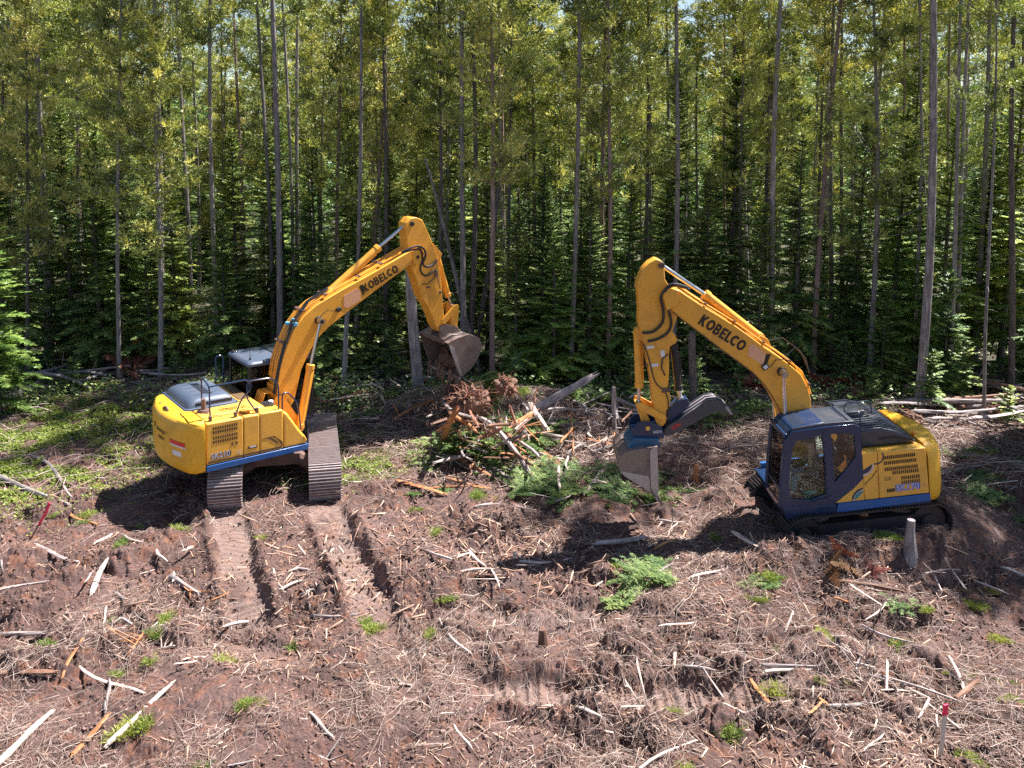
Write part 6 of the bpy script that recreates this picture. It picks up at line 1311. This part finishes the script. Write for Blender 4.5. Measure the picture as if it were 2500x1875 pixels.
# coupler, bucket, thumb
m = MB()
for y in (.30, -.30): m.prism([(4.34, 3.14), (4.06, 3.13), (3.84, 2.99), (3.76, 2.82), (3.80, 2.70), (4.13, 2.72), (4.48, 2.82), (4.50, 2.98)], y - .03, y + .03)
m.box((4.15, 0, 2.86), (.6, .54, .12)); cp = m.build('quick_coupler', M['navy'], RR, .012)
m = MB(); m.cyl((4.13, .33, 2.98), (4.13, .345, 2.98), .05, n=18); m.build('round_badge', M['yellow'], cp); text_mesh('lettering', 'GEITH', .085, M['white'], cp, (4.02, .334, 2.85), (-1, 0, -.05), (0, 0, 1), .002, .001, .8)
m = MB(); m.prism([(4.46, 2.82), (3.92, 2.74), (3.90, 2.55), (4.23, 2.58), (4.70, 2.48), (4.60, 2.66)], -.42, .42); m.build('bucket_ear', paint('bucket_blue_black', (.02, .10, .20), .35, amount=.4), RR, .02)
RK = [(3.98, 2.60), (4.30, 2.64), (4.70, 2.60), (4.84, 2.50), (4.89, 2.36), (4.88, 2.22), (4.79, 2.05), (4.36, 1.70), (4.12, 1.44), (4.10, 1.70), (4.02, 2.3)]
bk2 = bucket(RR, RK, -.60, .60, 9, (-.55, -.85), ('steel', 'steel'), 5)
m = MB(); m.prism([(4.00, 2.62), (4.10, 2.66), (4.17, 2.55), (4.235, 1.72), (4.12, 1.48), (4.06, 1.66)], .620, .655); m.build('side_cutter', M['worn'], bk2, .006)
m = MB(); m.prism([(4.88, 2.18), (4.79, 2.05), (4.36, 1.70), (4.25, 1.60), (4.24, 1.98), (4.55, 2.08)], .6185, .626); m.build('wear_plate', M['worn'], bk2, .003)
TH = [(3.79, 2.82), (3.64, 2.98), (3.45, 3.07), (3.05, 3.26), (2.72, 3.44), (2.53, 3.44), (2.36, 3.33), (2.22, 3.13), (2.22, 3.04), (2.34, 3.09), (2.48, 3.15), (2.66, 3.13), (3.02, 2.97), (3.33, 2.85), (3.57, 2.74), (3.73, 2.72)]
m = MB()
for y in (.24, .08, -.08, -.24): m.prism(TH, y - .025, y + .025)
th = m.build('thumb', M['grey'], RR, .008)
m = MB(); m.prism([(3.3, 3.10), (2.72, 3.42), (2.50, 3.42), (2.6, 3.34), (3.25, 3.02)], -.26, .26); m.prism([(2.30, 3.26), (2.20, 3.05), (2.25, 3.05), (2.36, 3.24)], -.27, .27); m.build('thumb_plate', M['worn'], th, .01)
text_mesh('lettering', 'GEITH', .10, M['redlens'], th, (3.58, .268, 2.86), (-1, 0, .38), (.38, 0, 1), .002, .003, .8)
m = MB(); m.prism([(3.35, 3.48), (3.15, 3.50), (3.10, 3.35), (3.45, 3.02), (3.70, 3.0), (3.72, 3.2)], -.13, .13); m.build('thumb_bracket', M['navy'], RR, .012)
cylinder(RR, 'thumb_cylinder', (3.32, 4.72), (3.31, 3.70), (3.28, 3.44), 0, .085, .045, 'black')

# operator in the right cab (seated, facing the bucket): one continuous body, clothes as children
def skinned(name, pts, edges, radii, mat, parent, sub=1, root_i=0):
    me = bpy.data.meshes.new(name); me.from_pydata(pts, edges, []); o = link(name, me)
    sk = o.modifiers.new('skin', 'SKIN'); sk.use_smooth_shade = True
    lay = me.skin_vertices[0].data if me.skin_vertices else None
    if lay is None:
        bm = bmesh.new(); bm.from_mesh(me); bm.verts.layers.skin.verify(); bm.to_mesh(me); bm.free(); lay = me.skin_vertices[0].data
    for i, rd in enumerate(radii): lay[i].radius = rd if isinstance(rd, tuple) else (rd, rd); lay[i].use_root = (i == root_i)
    ss = o.modifiers.new('sub', 'SUBSURF'); ss.levels = sub; ss.render_levels = sub
    dg = bpy.context.evaluated_depsgraph_get(); m2 = bpy.data.meshes.new_from_object(o.evaluated_get(dg)); bpy.data.objects.remove(o); m2.name = name
    m2.materials.clear(); m2.materials.append(mat); m2.polygons.foreach_set('use_smooth', [True] * len(m2.polygons)); q = link(name, m2, parent); return q
bpy.context.view_layer.update()
MR = RR.matrix_world.copy()
op = empty('person'); op.matrix_world = MR @ Matrix.Translation((.62, .80, 1.64))
tag(op, 'operator in dark clothes and cap sitting inside the blue cab', 'person')
P = [(0, 0, .08), (.02, 0, .30), (.03, 0, .50), (.05, 0, .60), (.08, 0, .74), (.0, .19, .52), (.10, .27, .28), (.38, .27, .20), (.48, .27, .20), (0, -.19, .52), (.10, -.27, .28), (.38, -.27, .20), (.48, -.27, .20),
     (.12, .10, .08), (.48, .13, .12), (.58, .13, -.28), (.68, .13, -.32), (.12, -.10, .08), (.48, -.13, .12), (.58, -.13, -.28), (.68, -.13, -.32), (.10, 0, .82)]
Ed = [(0, 1), (1, 2), (2, 3), (3, 4), (4, 21), (2, 5), (5, 6), (6, 7), (7, 8), (2, 9), (9, 10), (10, 11), (11, 12), (0, 13), (13, 14), (14, 15), (15, 16), (0, 17), (17, 18), (18, 19), (19, 20)]
n0 = len(P); rad = [.15, .15, .13, .058, (.088, .098), .065, .048, .036, .038, .065, .048, .036, .038, .095, .07, .05, .045, .095, .07, .05, .045, .06]
for hnd, s in ((8, 1), (12, -1)):       # five short bent fingers closing on the lever
    bx_, by_, bz_ = P[hnd]
    for k, (dy, ln) in enumerate(((.028, .070), (.010, .080), (-.010, .075), (-.028, .06))):
        i = len(P); P += [(bx_ + .045, by_ + dy, bz_ + .01), (bx_ + .045 + ln * .5, by_ + dy, bz_ + .005), (bx_ + .03 + ln * .8, by_ + dy, bz_ - .025)]; Ed += [(hnd, i), (i, i + 1), (i + 1, i + 2)]; rad += [.010, .009, .008]
    i = len(P); P += [(bx_ + .01, by_ - s * .04, bz_ + .0), (bx_ + .045, by_ - s * .055, bz_ - .01)]; Ed += [(hnd, i), (i, i + 1)]; rad += [.012, .010]
body = skinned('body', P, Ed, rad, M['skin'], op)
def sub(idx, grow):
    mp = {j: i for i, j in enumerate(idx)}; return [P[j] for j in idx], [(mp[a], mp[b]) for a, b in Ed if a in mp and b in mp], [((rad[j][0] if isinstance(rad[j], tuple) else rad[j]) + grow) for j in idx]
skinned('jacket', *sub([0, 1, 2, 5, 6, 7, 9, 10, 11], .018), M['cloth'], op); skinned('trousers', *sub([0, 13, 14, 15, 17, 18, 19], .016), paint('worn_jeans', (.16, .25, .33), .9, amount=.1), op); 
m = MB(); m.sphere((.10, 0, .855), .112, 12, (1.05, .95, .72)); m.box((.21, 0, .835), (.13, .15, .014)); m.build('cap', M['cloth'], op, .004)
m = MB(); m.sphere((.197, 0, .765), .022, 6, (1.1, .8, 1.3)); m.build('nose', M['skin'], body)
m = MB(); m.sphere((.175, .04, .80), .012, 6); m.sphere((.175, -.04, .80), .012, 6); m.box((.175, 0, .72), (.02, .06, .010)); m.build('eyes_and_mouth', M['black'], body)
for s in (-1, 1): m = MB(); m.sphere((.08, s * .105, .78), .026, 7, (.8, .4, 1.2)); m.build('ear', M['skin'], body)
